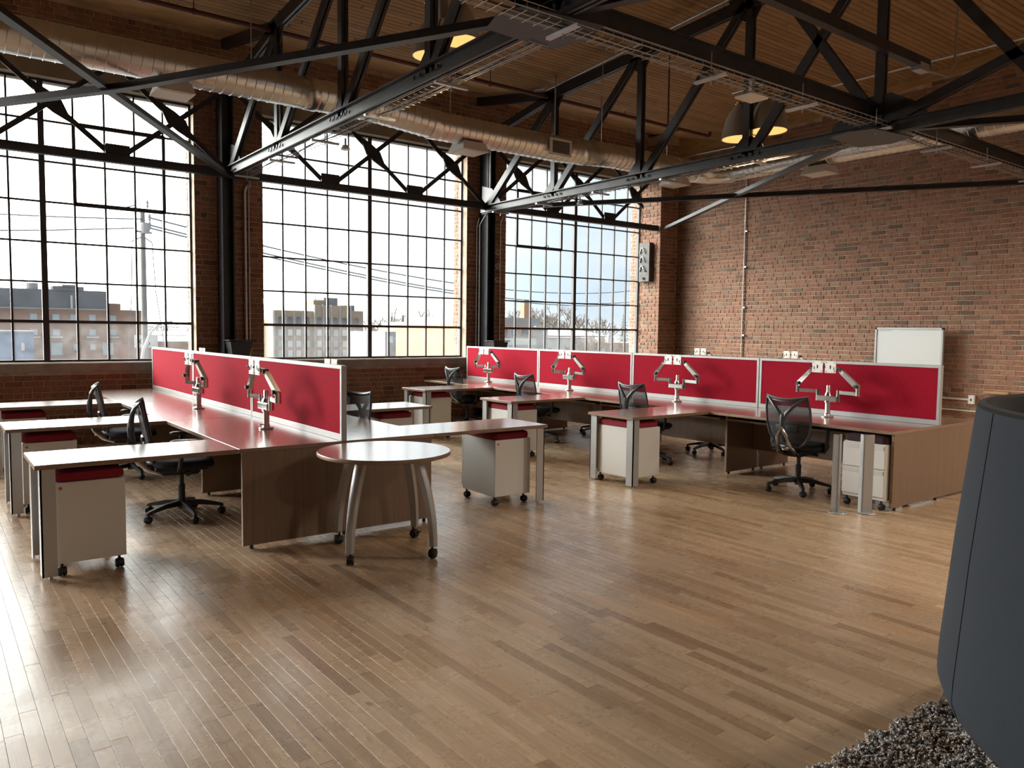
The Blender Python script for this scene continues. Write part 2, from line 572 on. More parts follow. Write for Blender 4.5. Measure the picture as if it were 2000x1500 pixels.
    def mesh(self, name, mt, smooth=False, off=None):
        me = bpy.data.meshes.new(name)
        vs = self.v if off is None else [(p[0] - off[0], p[1] - off[1], p[2] - off[2]) for p in self.v]
        me.from_pydata(vs, [], self.f)
        if mt is not None:
            me.materials.append(mt)
        if smooth:
            for p in me.polygons:
                p.use_smooth = True
            try:
                me.set_sharp_from_angle(angle=radians(38))
            except Exception:
                pass
        me.update()
        return me

    def build(self, name, mt, parent=None, smooth=False, **tags):
        off = OFF.get(parent.name) if parent is not None else None
        o = bpy.data.objects.new(name, self.mesh(name, mt, smooth, off))
        COL.objects.link(o)
        if parent is not None:
            o.parent = parent
            if off is not None:
                OFF[o.name] = off
        for k, v in tags.items():
            o[k] = v
        return o


def thing(name, label, cat, loc=(0, 0, 0), rz=0.0, group=None, world=False, kind=None):
    o = bpy.data.objects.new(name, None)
    o.empty_display_size = 0.1
    COL.objects.link(o)
    o.location = loc
    o.rotation_euler = (0, 0, rz)
    o['label'] = label
    o['category'] = cat
    if group:
        o['group'] = group
    if kind:
        o['kind'] = kind
    if world:
        OFF[o.name] = V(loc)
    return o


def tag(o, label, cat, group=None, kind=None):
    o['label'] = label
    o['category'] = cat
    if group:
        o['group'] = group
    if kind:
        o['kind'] = kind
    return o


def kids(o):
    return [c for c in o.children]


def dup(root, loc, rz, label, group=None):
    r = root.copy()
    COL.objects.link(r)
    r.location = loc
    r.rotation_euler = (0, 0, rz)
    r['label'] = label
    if group:
        r['group'] = group
    for ch in kids(root):
        c = ch.copy()
        COL.objects.link(c)
        c.parent = r
        for g in kids(ch):
            d = g.copy()
            COL.objects.link(d)
            d.parent = c
    return r


def struct(o):
    o['kind'] = 'structure'
    return o


# ================================================================== THE ROOM
XR, YW, YG = 13.15, 11.97, 12.15      # brick wall, window wall face, glass plane
YV, ZV = 10.4, 5.50                   # ceiling valley


def zc(y):
    if y >= YV:
        return ZV + (y - YV) * 0.21
    if y >= 1.5:
        return ZV + (YV - y) * 0.08
    return ZV + (YV - 1.5) * 0.08 - (1.5 - y) * 0.08


# ---- floor
floor = struct(MB().box(-12, -8, -0.25, XR + 0.3, 12.3, -0.006).build('floor', M['subfloor']))
planks = []
PW = 0.064
x = -1.2
while x < XR - 0.02:
    y = -0.6 - random.random() * 0.8
    while y < YW:
        L = random.choice((0.3, 0.42, 0.5, 0.6, 0.75, 0.9, 1.1)) * random.uniform(0.9, 1.15)
        y1 = min(y + L, YW + 0.02)
        planks.append((x, y, y1))
        y = y1
    x += PW


def plank_box(b, x, y0, y1, z=0.0):
    g, c = 0.0007, 0.0003
    xa, xb, ya, yb = x + g, x + PW - g, y0 + g, y1 - g
    vs = [(xa, ya, -0.006), (xb, ya, -0.006), (xb, yb, -0.006), (xa, yb, -0.006),
          (xa, ya, z - c), (xb, ya, z - c), (xb, yb, z - c), (xa, yb, z - c),
          (xa + c, ya + c, z), (xb - c, ya + c, z), (xb - c, yb - c, z), (xa + c, yb - c, z)]
    fs = [(8, 9, 10, 11)]
    for k in range(4):
        k2 = (k + 1) % 4
        fs += [(k, k2, 4 + k2, 4 + k), (4 + k, 4 + k2, 8 + k2, 8 + k)]
    b.add(vs, fs)


def plank_size(p):
    q = project((p[0] + PW / 2, (p[1] + p[2]) / 2, 0))
    if q is None or not (-40 < q[0] < 2040 and 600 < q[1] < 1560):
        return 0
    return (p[2] - p[1]) / q[2] ** 3


order = sorted(range(len(planks)), key=lambda i: -plank_size(planks[i]))
near = set(order[:298])
mass = MB()
for i, (x, y0, y1) in enumerate(planks):
    if i in near:
        b = MB()
        plank_box(b, x, y0, y1, random.uniform(-0.0005, 0.0002))
        cx, cy = x + PW / 2, (y0 + y1) / 2
        me = b.mesh('plank', M['floor'], off=(cx, cy, 0))
        o = bpy.data.objects.new('plank', me)
        COL.objects.link(o)
        o.location = (cx, cy, 0)
        o.parent = floor
    else:
        plank_box(mass, x, y0, y1, random.uniform(-0.0005, 0.0002))
mass.build('far_planks', M['floor'], floor, kind='stuff')
# the rest of the hall floor, out of the picture
MB().box(-12, -8, -0.006, -1.2, 12, 0).box(-1.2, -8, -0.006, XR, -1.4, 0).build('hall_planks', M['floor'], floor, kind='stuff')

# ---- ceiling
ceil = MB()
prof = [(-8, zc(-8)), (1.5, zc(1.5)), (YV, ZV), (YW + 0.35, zc(YW + 0.35))]
for (ya, za), (yb, zb) in zip(prof, prof[1:]):
    ceil.add([(-12, ya, za + 0.02), (XR + 0.3, ya, za + 0.02), (XR + 0.3, yb, zb + 0.02), (-12, yb, zb + 0.02),
              (-12, ya, za + 0.3), (XR + 0.3, ya, za + 0.3), (XR + 0.3, yb, zb + 0.3), (-12, yb, zb + 0.3)],
             [(0, 1, 2, 3), (4, 7, 6, 5), (0, 4, 5, 1), (2, 6, 7, 3), (0, 3, 7, 4), (1, 5, 6, 2)])
ceiling = struct(ceil.build('ceiling', M['roof_dark']))
BW = 0.088
boards = []
y = YV
while y > -2.0:
    x = -2.5 - random.random() * 2
    while x < XR:
        L = random.uniform(1.6, 3.8)
        boards.append((x, min(x + L, XR), y - BW, y))
        x += L
    y -= BW


def board_box(b, x0, x1, y0, y1):
    g, c = 0.0045, 0.010
    z0, z1 = zc(y0), zc(y1)
    vs = [(x0 + g, y0 + g, z0 + 0.02), (x1 - g, y0 + g, z0 + 0.02), (x1 - g, y1 - g, z1 + 0.02), (x0 + g, y1 - g, z1 + 0.02),
          (x0 + g, y0 + g, z0 + c), (x1 - g, y0 + g, z0 + c), (x1 - g, y1 - g, z1 + c), (x0 + g, y1 - g, z1 + c),
          (x0 + g + c, y0 + g + c, z0), (x1 - g - c, y0 + g + c, z0), (x1 - g - c, y1 - g - c, z1), (x0 + g + c, y1 - g - c, z1)]
    fs = [(8, 11, 10, 9)]
    for k in range(4):
        k2 = (k + 1) % 4
        fs += [(k, k2, 4 + k2, 4 + k), (4 + k, 4 + k2, 8 + k2, 8 + k)]
    b.add(vs, fs)


def board_size(p):
    best = 0
    for t in (0.1, 0.5, 0.9):
        q = project((p[0] + (p[1] - p[0]) * t, (p[2] + p[3]) / 2, zc(p[2])))
        if q is not None and -20 < q[0] < 2020 and -40 < q[1] < 400:
            best = max(best, (p[1] - p[0]) / q[2] ** 3)
    return best


order = sorted(range(len(boards)), key=lambda i: -board_size(boards[i]))
near = set(order[:296])
mass = MB()
for i, p in enumerate(boards):
    if i in near:
        b = MB()
        board_box(b, *p)
        c = ((p[0] + p[1]) / 2, (p[2] + p[3]) / 2, zc(p[2]))
        o = bpy.data.objects.new('ceiling_board', b.mesh('ceiling_board', M['board'], off=c))
        COL.objects.link(o)
        o.location = c
        o.parent = ceiling
    else:
        board_box(mass, *p)
mass.build('further_boards', M['board'], ceiling, kind='stuff')
b = MB()
x = -3.0
while x < XR:       # plain panels between valley and window wall
    b.add([(x + 0.004, YV, ZV), (x + 2.396, YV, ZV), (x + 2.396, YW + 0.05, zc(YW + 0.05)), (x + 0.004, YW + 0.05, zc(YW + 0.05)),
           (x + 0.004, YV, ZV + 0.018), (x + 2.396, YV, ZV + 0.018), (x + 2.396, YW + 0.05, zc(YW + 0.05) + 0.018), (x + 0.004, YW + 0.05, zc(YW + 0.05) + 0.018)],
          [(0, 1, 2, 3), (4, 7, 6, 5), (0, 4, 5, 1), (2, 6, 7, 3), (0, 3, 7, 4), (1, 5, 6, 2)])
    o = b.build('eaves_panel', M['ply'], ceiling)
    b = MB()
    x += 2.4

# ---- bricks
CO = 0.0765


def brick_shape(b, P, u0, u1, z0, z1, n, jit=0.0014):
    c = 0.005
    j = lambda: random.uniform(-jit, jit)
    a0, a1, b0, b1 = u0 + j(), u1 + j(), z0 + j() * 0.6, z1 + j() * 0.6
    vs = []
    for d, i in ((-0.004, 0), (n - c, 0), (n, c)):
        vs += [P(a0 + i, b0 + i, d), P(a1 - i, b0 + i, d), P(a1 - i, b1 - i, d), P(a0 + i, b1 - i, d)]
    fs = [(8, 9, 10, 11)]
    for k in range(4):
        k2 = (k + 1) % 4
        fs += [(k, k2, 4 + k2, 4 + k), (4 + k, 4 + k2, 8 + k2, 8 + k)]
    b.add(vs, fs)


def brick_list(u0, u1, z0, z1f, seed=0, phase=0):
    """running bond with a header course every fourth row; z1f(u) gives the top"""
    rnd = random.Random(seed)
    res = []
    row = 0
    z = z0
    zmax = max(z1f(u0), z1f(u1))
    while z + CO * 0.8 < zmax:
        head = (row + phase) % 4 == 0
        L = 0.103 if head else 0.213
        u = u0 - (0.0 if row % 2 else L / 2) - rnd.uniform(0, 0.03)
        while u < u1:
            l = L * rnd.uniform(0.94, 1.06)
            a, bb = max(u, u0), min(u + l - 0.011, u1)
            if bb - a > 0.03 and z + CO - 0.011 < z1f((a + bb) / 2):
                res.append((a, bb, z, z + CO - 0.012))
            u += l
        z += CO
        row += 1
    return res


def lay(parent, P, lst, n, size=None, limit=0, seed=1, stuff_name='bricks'):
    rnd = random.Random(seed)
    near = set()
    if limit:
        order = sorted(range(len(lst)), key=lambda i: -size(lst[i]))
        near = {i for i in order[:limit] if size(lst[i]) > 0}
    mass = MB()
    for i, q in enumerate(lst):
        d = n + rnd.uniform(-0.002, 0.002)
        if i in near:
            b = MB()
            brick_shape(b, P, *q, d)
            c = P((q[0] + q[1]) / 2, (q[2] + q[3]) / 2, 0)
            o = bpy.data.objects.new('brick', b.mesh('brick', M['brick'], off=c))
            COL.objects.link(o)
            o.location = c
            o.parent = parent
        else:
            brick_shape(mass, P, *q, d)
    if mass.v:
        mass.build(stuff_name, M['brick'], parent, kind='stuff')


# right wall
NT = 0.17    # nailer height


def right_top(u):
    return min(zc(u), zc(min(u, YV)) + 0.0) - NT if u < YV else ZV - NT


wr = MB()
wr.add([(XR, -8, -0.2), (XR, YW + 0.4, -0.2), (XR, YW + 0.4, 6.4), (XR, -8, 6.4),
        (XR + 0.3, -8, -0.2), (XR + 0.3, YW + 0.4, -0.2), (XR + 0.3, YW + 0.4, 6.4), (XR + 0.3, -8, 6.4)],
       [(0, 1, 2, 3), (4, 7, 6, 5), (0, 4, 5, 1), (2, 6, 7, 3), (0, 3, 7, 4), (1, 5, 6, 2)])
wall_right = struct(wr.build('wall_right', M['mortar']))
PR = lambda u, z, n: (XR - n, u, z)


def rsize(q):
    c = ((q[0] + q[1]) / 2, (q[2] + q[3]) / 2)
    p = project(PR(c[0], c[1], 0))
    if p is None or not (1330 < p[0] < 2010 and 0 < p[1] < 770):
        return 0
    if 1700 < p[0] < 1850 and p[1] > 630:
        return 0
    if p[0] < 1840 and p[1] > 690 or p[1] < 290:
        return 0
    return (q[1] - q[0]) / p[2] ** 2


lay(wall_right, PR, brick_list(1.0, YW, 0.005, lambda u: right_top(u) - 0.004, 3, 2), 0.009, rsize, 296, 5)
b = MB()
ys = [-2 + 0.8 * k for k in range(16)]
ys = [v for v in ys if v < YV] + [YV]
for ya, yb in zip(ys, ys[1:]):
    b.add([(XR - 0.03, ya, zc(ya) - NT), (XR - 0.03, yb, zc(yb) - NT), (XR - 0.03, yb, zc(yb) - 0.004), (XR - 0.03, ya, zc(ya) - 0.004),
           (XR + 0.01, ya, zc(ya) - NT), (XR + 0.01, yb, zc(yb) - NT), (XR + 0.01, yb, zc(yb) - 0.004), (XR + 0.01, ya, zc(ya) - 0.004)],
          [(0, 1, 2, 3), (0, 4, 5, 1), (3, 2, 6, 7)])
b.add([(XR - 0.03, YV, ZV - NT), (XR - 0.03, YW, ZV - NT + 0.02), (XR - 0.03, YW, zc(YW)), (XR - 0.03, YV, ZV),
       (XR + 0.01, YV, ZV - NT), (XR + 0.01, YW, ZV - NT + 0.02), (XR + 0.01, YW, zc(YW)), (XR + 0.01, YV, ZV)],
      [(0, 1, 2, 3), (0, 4, 5, 1)])
struct(b.build('trim_1', M['nailer']))

# window wall
WIN = [(1.345, -0.54, 3.233), (6.105, 4.235, 7.975), (10.72, 8.855, 12.60), (-3.40, -5.27, -1.53), (-8.1, -9.97, -6.23)]
ZS, ZT = 1.085, 4.80
edges = sorted((a, c) for _, a, c in WIN)
wl = MB()
wl.box(-12, YW, -0.2, XR, YW + 0.42, ZS)                     # below the sills
wl.box(-12, YW, ZT + 0.34, XR, YW + 0.42, 6.2)               # above the lintels
xs = [-12] + [v for e in edges for v in e] + [XR]
piers = [(xs[i], xs[i + 1]) for i in range(0, len(xs), 2)]
for a, c in piers[:-1]:
    wl.box(a, YW, ZS, c, YW + 0.42, ZT + 0.34)
wl.box(12.615, 11.53, -0.1, XR, YW + 0.42, 5.75)             # corner pier
wall_left = struct(wl.build('wall_left', M['mortar']))
PL = lambda u, z, n: (u, YW - n, z)


def lsize(q):
    p = project(PL((q[0] + q[1]) / 2, (q[2] + q[3]) / 2, 0))
    if p is None or not (-10 < p[0] < 1240 and 60 < p[1] < 790):
        return 0
    if 0.0 < q[2] < 0.97 and 285 < p[0] < 672 or p[0] > 900 and q[2] < 1.1:
        return 0
    return (q[1] - q[0]) / p[2] ** 2


lst = []
for a, c in piers[2:-1]:
    lst += brick_list(a, c, ZS + 0.03, lambda u: ZT + 0.34, 11 + int(a * 3), 1)
lst += brick_list(-1.6, 12.6, 0.005, lambda u: 0.955, 21, 0)
lst += brick_list(-1.6, XR, ZT + 0.36, lambda u: zc(YW) - 0.01, 22, 1)
lay(wall_left, PL, lst, 0.009, lsize, 200, 6)
PX = lambda u, z, n: (12.615 - n, u, z)
PF = lambda u, z, n: (u, 11.53 - n, z)


def psize(q):
    p = project(PX((q[0] + q[1]) / 2, (q[2] + q[3]) / 2, 0))
    return 0 if p is None or not (340 < p[1] < 690) else 1 / p[2] ** 2


lay(wall_left, PX, brick_list(11.53, YG - 0.03, 0.3, lambda u: 5.6, 31, 3), 0.012, psize, 96, 7, 'pier_bricks')
lay(wall_left, PF, brick_list(12.60, XR - 0.02, 0.3, lambda u: 5.6, 32, 3), 0.010, None, 0, 8, 'pier_bricks')
# outer reveals seen through the glass
for xe in (3.233, 7.975, 12.615):
    lay(wall_left, (lambda xe: lambda u, z, n: (xe - n, u, z))(xe), brick_list(YG + 0.04, YW + 0.42, ZS, lambda u: ZT, 40 + int(xe), 1), 0.008, None, 0, 9, 'reveal_bricks')
for xe in (4.235, 8.855):
    lay(wall_left, (lambda xe: lambda u, z, n: (xe - 0.03 + n, u, z))(xe), brick_list(YW, YW + 0.42, ZS, lambda u: ZT, 60 + int(xe), 1), 0.008, None, 0, 9, 'reveal_bricks')
# sills and lintels
for k, (c, a, e) in enumerate(WIN):
    s = MB().cbox(a - 0.12, YW - 0.07, 0.955, e + (0.12 if k != 2 else -0.0), YG + 0.25, 1.078, 0.008)
    struct(s.build('trim_%d' % (2 + k), M['concrete']))
    struct(MB().box(a - 0.25, YW - 0.004, ZT, e + (0.25 if k != 2 else 0.0), YW + 0.41, ZT + 0.35).build('trim_%d' % (12 + k), M['lintel']))

# far side and rear of the hall (out of the picture)
struct(MB().box(-12.3, -8, -0.2, -12, YW + 0.4, 7).build('wall_side', M['mortar']))
rw = MB()
rw.box(-12, -8.3, -0.2, XR, -8, 1.0)
rw.box(-12, -8.3, 4.8, XR, -8, 7)
RWX = [(8.3, 12.0)]
px = -12
for a, c in RWX:
    rw.box(px, -8.3, 1.0, a, -8, 4.8)
    px = c
rw.box(px, -8.3, 1.0, XR, -8, 4.8)
struct(rw.build('wall_rear', M['mortar']))

# ---- windows
ROWS = 7
DZ = (ZT - 1.10) / ROWS


def window(num, a, e, vent=None, panes=True, yg=YG):
    w = thing('window_%d' % num, '', '', (0, 0, 0))
    del w['label'], w['category']
    w['kind'] = 'structure'
    b = MB()
    b.box(a, yg - 0.03, 1.075, a + 0.03, yg + 0.03, ZT).box(e - 0.03, yg - 0.03, 1.075, e, yg + 0.03, ZT)
    b.box(a, yg - 0.035, 1.075, e, yg + 0.035, 1.115).box(a, yg - 0.03, ZT - 0.03, e, yg + 0.03, ZT)
    b.build('window_frame', M['bar'], w)
    dx = (e - a) / 10
    for i in range(1, 10):
        t = 0.036 if i == 5 else 0.0125
        MB().box(a + i * dx - t, yg - (0.045 if i == 5 else 0.02), 1.1, a + i * dx + t, yg + 0.02, ZT - 0.02).build('glazing_bar', M['bar'], w)
    for j in range(1, ROWS):
        t = 0.019 if j == 1 else 0.0115
        MB().box(a + 0.02, yg - 0.022, 1.10 + j * DZ - t, e - 0.02, yg + 0.018, 1.10 + j * DZ + t).build('glazing_bar', M['bar'], w)
    if vent:
        c0, c1, r0, r1 = vent
        xa, xb, za, zb = a + c0 * dx, a + c1 * dx, 1.10 + r0 * DZ, 1.10 + r1 * DZ
        v = MB()
        v.box(xa - 0.022, yg - 0.05, za - 0.02, xa + 0.022, yg - 0.005, zb + 0.02).box(xb - 0.022, yg - 0.05, za - 0.02, xb + 0.022, yg - 0.005, zb + 0.02)
        v.box(xa, yg - 0.05, za - 0.026, xb, yg - 0.005, za + 0.026).box(xa, yg - 0.05, zb - 0.026, xb, yg - 0.005, zb + 0.026)
        vs = v.build('vent_sash', M['bar'], w)
        h = MB()
        mx_ = (xa + xb) / 2
        h.box(mx_ - 0.16, yg - 0.075, za - 0.005, mx_ + 0.0, yg - 0.045, za + 0.022)
        h.tube([(mx_ - 0.02, yg - 0.07, za), (mx_ + 0.08, yg - 0.10, za + 0.02), (mx_ + 0.16, yg - 0.10, za + 0.055), (mx_ + 0.20, yg - 0.09, za + 0.0)], 0.008, 6)
        h.build('vent_latch', M['steel'], vs)
    if panes:
        pm = MB().box(-dx / 2 + 0.004, -0.002, -DZ / 2 + 0.004, dx / 2 - 0.004, 0.002, DZ / 2 - 0.004).mesh('pane', M['glass'])
        for i in range(10):
            for j in range(ROWS):
                o = bpy.data.objects.new('pane', pm)
                COL.objects.link(o)
                o.location = (a + (i + 0.5) * dx, yg, 1.10 + (j + 0.5) * DZ)
                o.parent = w
    return w


window(1, WIN[0][1], WIN[0][2], (6, 9, 4, 6))
window(2, WIN[1][1], WIN[1][2])
window(3, WIN[2][1], WIN[2][2], (1, 4, 4, 6))
window(4, WIN[3][1], WIN[3][2], None, False)
window(5, WIN[4][1], WIN[4][2], None, False)
for k, (a, c) in enumerate(RWX):
    window(6 + k, a, c, None, False, -8.15)

# ================================================================== STEEL
TX = [3.66, 8.16]
YN = [11.65, 9.75, 7.88, 6.08, 4.42, 2.75]
ZB = 3.78


def double_bar(b, p0, p1, w, gap=0.02, t=0.03):
    """two flats side by side along X, as riveted truss members are"""
    for s in (-1, 1):
        o = V((s * (gap / 2 + t / 2), 0, 0))
        d = (V(p1) - V(p0)).normalized()
        up = d.cross(V((1, 0, 0)))
        b.beam(V(p0) + o, V(p1) + o, t, w, up)


def gusset(b, x, pts, t=0.016):
    b.prism(pts, lambda a, c, q: (x + q, a, c), -t / 2, t / 2)


def rivets(b, x, pts, r=0.014):
    for (y, z) in pts:
        for s in (-1, 1):
            b.lathe([(0.0005, 0.012), (r * 0.7, 0.009), (r, 0.0)], 6, (0, 0, 0), 'x') if False else None
            b.box(x + s * 0.045 - 0.006, y - r, z - r, x + s * 0.045 + 0.006, y + r, z + r)


def truss(x, label, ZB):
    t = thing('roof_truss', label, 'truss', (x, 11.65, ZB), world=True, kind='thing', group='main roof trusses')
    b = MB()
    double_bar(b, (x, 11.75, ZB), (x, -1.2, ZB), 0.115)
    b.box(x - 0.085, -1.2, ZB + 0.045, x + 0.085, 11.75, ZB + 0.058)
    b.build('bottom_chord', M['steel'], t)
    zt = lambda y: zc(y) - 0.21
    b = MB()
    double_bar(b, (x, 9.95, zt(9.95)), (x, -1.2, zt(1.5) + 0.05), 0.16)
    b.box(x - 0.09, 1.5, zt(1.5), x + 0.09, 1.52, zt(1.5) + 0.02)
    b.build('top_chord', M['steel'], t)
    b = MB()
    double_bar(b, (x, 9.9, zt(9.9)), (x, 11.9, zc(11.9) - 0.13), 0.14)
    b.build('eaves_rafter', M['steel'], t)
    b = MB()
    double_bar(b, (x, 9.75, zt(9.75) - 0.02), (x, 11.75, 4.98), 0.12)
    b.build('eaves_strut', M['steel'], t)
    for y in YN[1:]:
        b = MB()
        double_bar(b, (x, y, ZB), (x, y, zt(y)), 0.095)
        b.build('vertical', M['steel'], t)
    diag = [((11.62, ZB), (9.78, zt(9.75) - 0.08)), ((9.72, ZB + 0.03), (7.95, zt(7.9) - 0.05)), ((7.8, ZB + 0.03), (6.15, zt(6.1) - 0.05)),
            ((6.02, ZB + 0.03), (4.46, zt(4.4) - 0.05)), ((4.45, ZB + 0.12), (5.72, zt(5.7))), ((2.8, ZB), (4.3, zt(4.3) - 0.1)), ((4.35, ZB + 0.05), (2.7, 4.32))]
    for (ya, za), (yb, zb) in diag:
        b = MB()
        double_bar(b, (x, ya, za), (x, yb, zb), 0.10 if ya != 11.62 else 0.12)
        b.build('diagonal', M['steel'], t)
    for y in YN[1:-1]:
        z = zt(y)
        b = MB()
        gusset(b, x, [(y + 0.34, z + 0.06), (y - 0.3, z + 0.08), (y - 0.07, z - 0.26), (y + 0.09, z - 0.26), (y + 0.22, z - 0.16)])
        b.build('gusset_plate', M['steel'], t)
        b = MB()
        gusset(b, x, [(y + 0.28, ZB), (y - 0.28, ZB), (y - 0.2, ZB + 0.14), (y - 0.06, ZB + 0.24), (y + 0.07, ZB + 0.24), (y + 0.2, ZB + 0.12)])
        for q in (-0.2, -0.1, 0, 0.1, 0.2):
            b.box(x + 0.055, y + q - 0.016, ZB - 0.016, x + 0.068, y + q + 0.016, ZB + 0.016)
            b.box(x - 0.068, y + q - 0.016, ZB - 0.016, x - 0.055, y + q + 0.016, ZB + 0.016)
        b.build('gusset_plate', M['steel'], t)
    b = MB()
    gusset(b, x, [(4.95, ZB), (3.9, ZB), (3.95, ZB + 0.16), (4.3, ZB + 0.36), (4.62, ZB + 0.36), (4.95, ZB + 0.12)], 0.03)
    b.build('gusset_plate', M['steel'], t)
    b = MB()
    gusset(b, x, [(11.75, ZB - 0.08), (11.2, ZB - 0.06), (11.2, ZB + 0.10), (11.45, ZB + 0.34), (11.75, ZB + 0.42)])
    for q in range(5):
        b.box(x - 0.06, 11.3 + q * 0.07, ZB - 0.03, x + 0.06, 11.32 + q * 0.07, ZB - 0.01)
    b.build('gusset_plate', M['steel'], t)
    return t


truss(TX[0], 'black riveted steel roof truss carried by the column between the first two windows', 3.825)
truss(TX[1], 'black riveted steel roof truss carried by the column between the second and third windows', 3.745)

# lattice girders along the window wall
for k, (x0, lab) in enumerate(((-0.84, 'first'), (3.66, 'second'), (8.16, 'third'))):
    t = thing('lattice_girder', 'black lattice girder of crossed bars in front of the %s window' % {'first': 'leftmost', 'second': 'middle', 'third': 'rightmost'}[lab],
              'girder', (x0, 11.62, ZB), world=True, kind='thing', group='lattice girders along the windows')
    y, zt_ = 11.60, 5.02
    x1 = x0 + 4.5 if k < 2 else 12.58
    MB().beam((x0, y, ZB), (x1, y, ZB), 0.10, 0.10).box(x0, y - 0.07, ZB + 0.045, x1, y + 0.07, ZB + 0.055).build('bottom_chord', M['steel'], t)
    MB().beam((x0, y, zt_), (x1, y, zt_), 0.10, 0.10).build('top_chord', M['steel'], t)
    for q in range(3):
        a = x0 + 1.5 * q
        e = min(a + 1.5, x1 + 0.2)
        MB().beam((a, y - 0.02, ZB), (a + 1.5, y - 0.02, zt_), 0.02, 0.065).build('diagonal', M['steel'], t)
        MB().beam((a, y + 0.02, zt_), (a + 1.5, y + 0.02, ZB) if not (k == 2 and q == 2) else (a + 1.0, y + 0.02, ZB + (zt_ - ZB) / 3), 0.02, 0.065).build('diagonal', M['steel'], t)
        cx, cz = a + 0.75, (ZB + zt_) / 2
        dx, dz = 0.77, -0.635
        pl = [(cx - dx * 0.32, cz + 0.02 - dz * 0.36), (cx - 0.02, cz + 0.13), (cx + 0.12, cz + 0.03), (cx + dx * 0.32, cz - 0.02 + dz * 0.36), (cx + 0.02, cz - 0.13), (cx - 0.12, cz - 0.03)]
        MB().prism(pl, lambda u, w_, n: (u, y + n, w_), -0.012, 0.012).build('gusset_plate', M['steel'], t)
        if q:
            MB().box(a - 0.15, y - 0.04, ZB - 0.03, a + 0.15, y - 0.02, ZB + 0.19).build('gusset_plate', M['steel'], t)

# tie beam along the hall
t = thing('tie_beam', 'long black riveted tie beam crossing under both trusses with wire tray below', 'beam', (3.66, 4.5, ZB), world=True, kind='thing')
MB().beam((-4, 4.47, 3.935), (13.1, 4.47, 3.945), 0.03, 0.125).beam((-4, 4.53, 3.935), (13.1, 4.53, 3.945), 0.03, 0.125).build('web', M['steel'], t)
MB().box(-4, 4.42, 4.00, 13.1, 4.58, 4.013).build('flange', M['steel'], t)
for x in TX:
    MB().prism([(x - 0.36, 4.28), (x + 0.3, 4.2), (x + 0.4, 4.5), (x + 0.3, 4.8), (x - 0.32, 4.78), (x - 0.42, 4.5)], lambda a, c, n: (a, c, (3.765 if x < 5 else 3.685) - 0.012 + n), 0, 0.012).build('node_plate', M['steel'], t)
t = thing('strut_beam', 'brown-black strut beam hanging level above the tie beam, ending at the second truss', 'beam', (8.9, 4.45, 4.5), world=True, kind='thing')
MB().beam((-1, 4.36, 4.52), (9.0, 4.36, 4.52), 0.09, 0.012).beam((-1, 4.32, 4.57), (9.0, 4.32, 4.57), 0.012, 0.10).build('angle_iron', M['steel'], t)
MB().box(8.75, 4.30, 4.47, 8.95, 4.40, 4.55).build('end_cleat', M['zinc'], t)

# flat bracing bars
BR = [((3.62, 11.6), (-0.84, 4.5), 'black flat brace from the first column up to the left over the leftmost window'),
      ((3.6, 4.5), (1.47, 8.05), 'black thin brace from the tie beam joint to the crossing over the leftmost window'),
      ((1.47, 8.05), (-0.84, 11.6), 'black thin brace from the crossing down to the left edge of the leftmost window'),
      ((8.2, 4.5), (12.55, 11.35), 'pale flat brace from the second truss down to the brick corner'),
      ((8.2, 11.3), (12.9, 3.8), 'black flat brace from the second column across the brick wall'),
      ((8.2, 4.45), (12.6, -2.5), 'short black brace leaving the second tie beam joint towards the right edge'),
      ((3.7, 4.45), (6.4, -2.6), 'black brace leaving the first tie beam joint at the top edge of the photo')]
for i, (p, q, lab) in enumerate(BR):
    b = MB()
    zz = ZB - 0.045 - (0.02 if i in (1, 2, 4) else 0)
    z0 = zz + (0.09 if i in (1, 6) else 0)
    b.beam((*p, z0), (*q, zz), 0.085, 0.012).beam((*p, z0 + 0.035), (*q, zz + 0.035), 0.012, 0.07)
    tag(b.build('bracing_bar', M['steel'] if i != 3 else M['silver'] if False else M['steel']), lab, 'brace', 'horizontal roof bracing', 'thing')

# columns
for x, lab in ((3.63, 'black steel column between the leftmost and middle windows'), (8.32, 'black steel column between the middle and rightmost windows')):
    t = thing('steel_column', lab, 'column', (x, 11.82, 0), world=True, kind='thing', group='steel columns between the windows')
    MB().box(x - 0.085, 11.68, 0, x - 0.066, 11.94, 5.1).build('flange', M['steel'], t)
    MB().box(x + 0.066, 11.68, 0, x + 0.085, 11.94, 5.1).build('flange', M['steel'], t)
    MB().box(x - 0.066, 11.80, 0, x + 0.066, 11.82, 5.1).build('web', M['steel'], t)
    MB().box(x - 0.16, 11.62, 0, x + 0.16, 11.95, 0.02).build('base_plate', M['steel'], t)


# ---- services
def wire_basket(b, p0, p1, side, w=0.19, h=0.06, step=0.1, r=0.0030):
    p0, p1, side = V(p0), V(p1), V(side)
    up = V((0, 0, 1))
    for s, z in ((-1, h), (-1, 0.02), (-0.34, 0), (0.34, 0), (1, 0.02), (1, h)):
        o = side * (s * w / 2) + up * z
        b.tube([p0 + o, p1 + o], r, 4, False)
    n = int((p1 - p0).length / step)
    for i in range(n + 1):
        c = p0.lerp(p1, i / n)
        b.tube([c - side * w / 2 + up * h, c - side * w / 2, c + side * w / 2, c + side * w / 2 + up * h], r, 4, False)


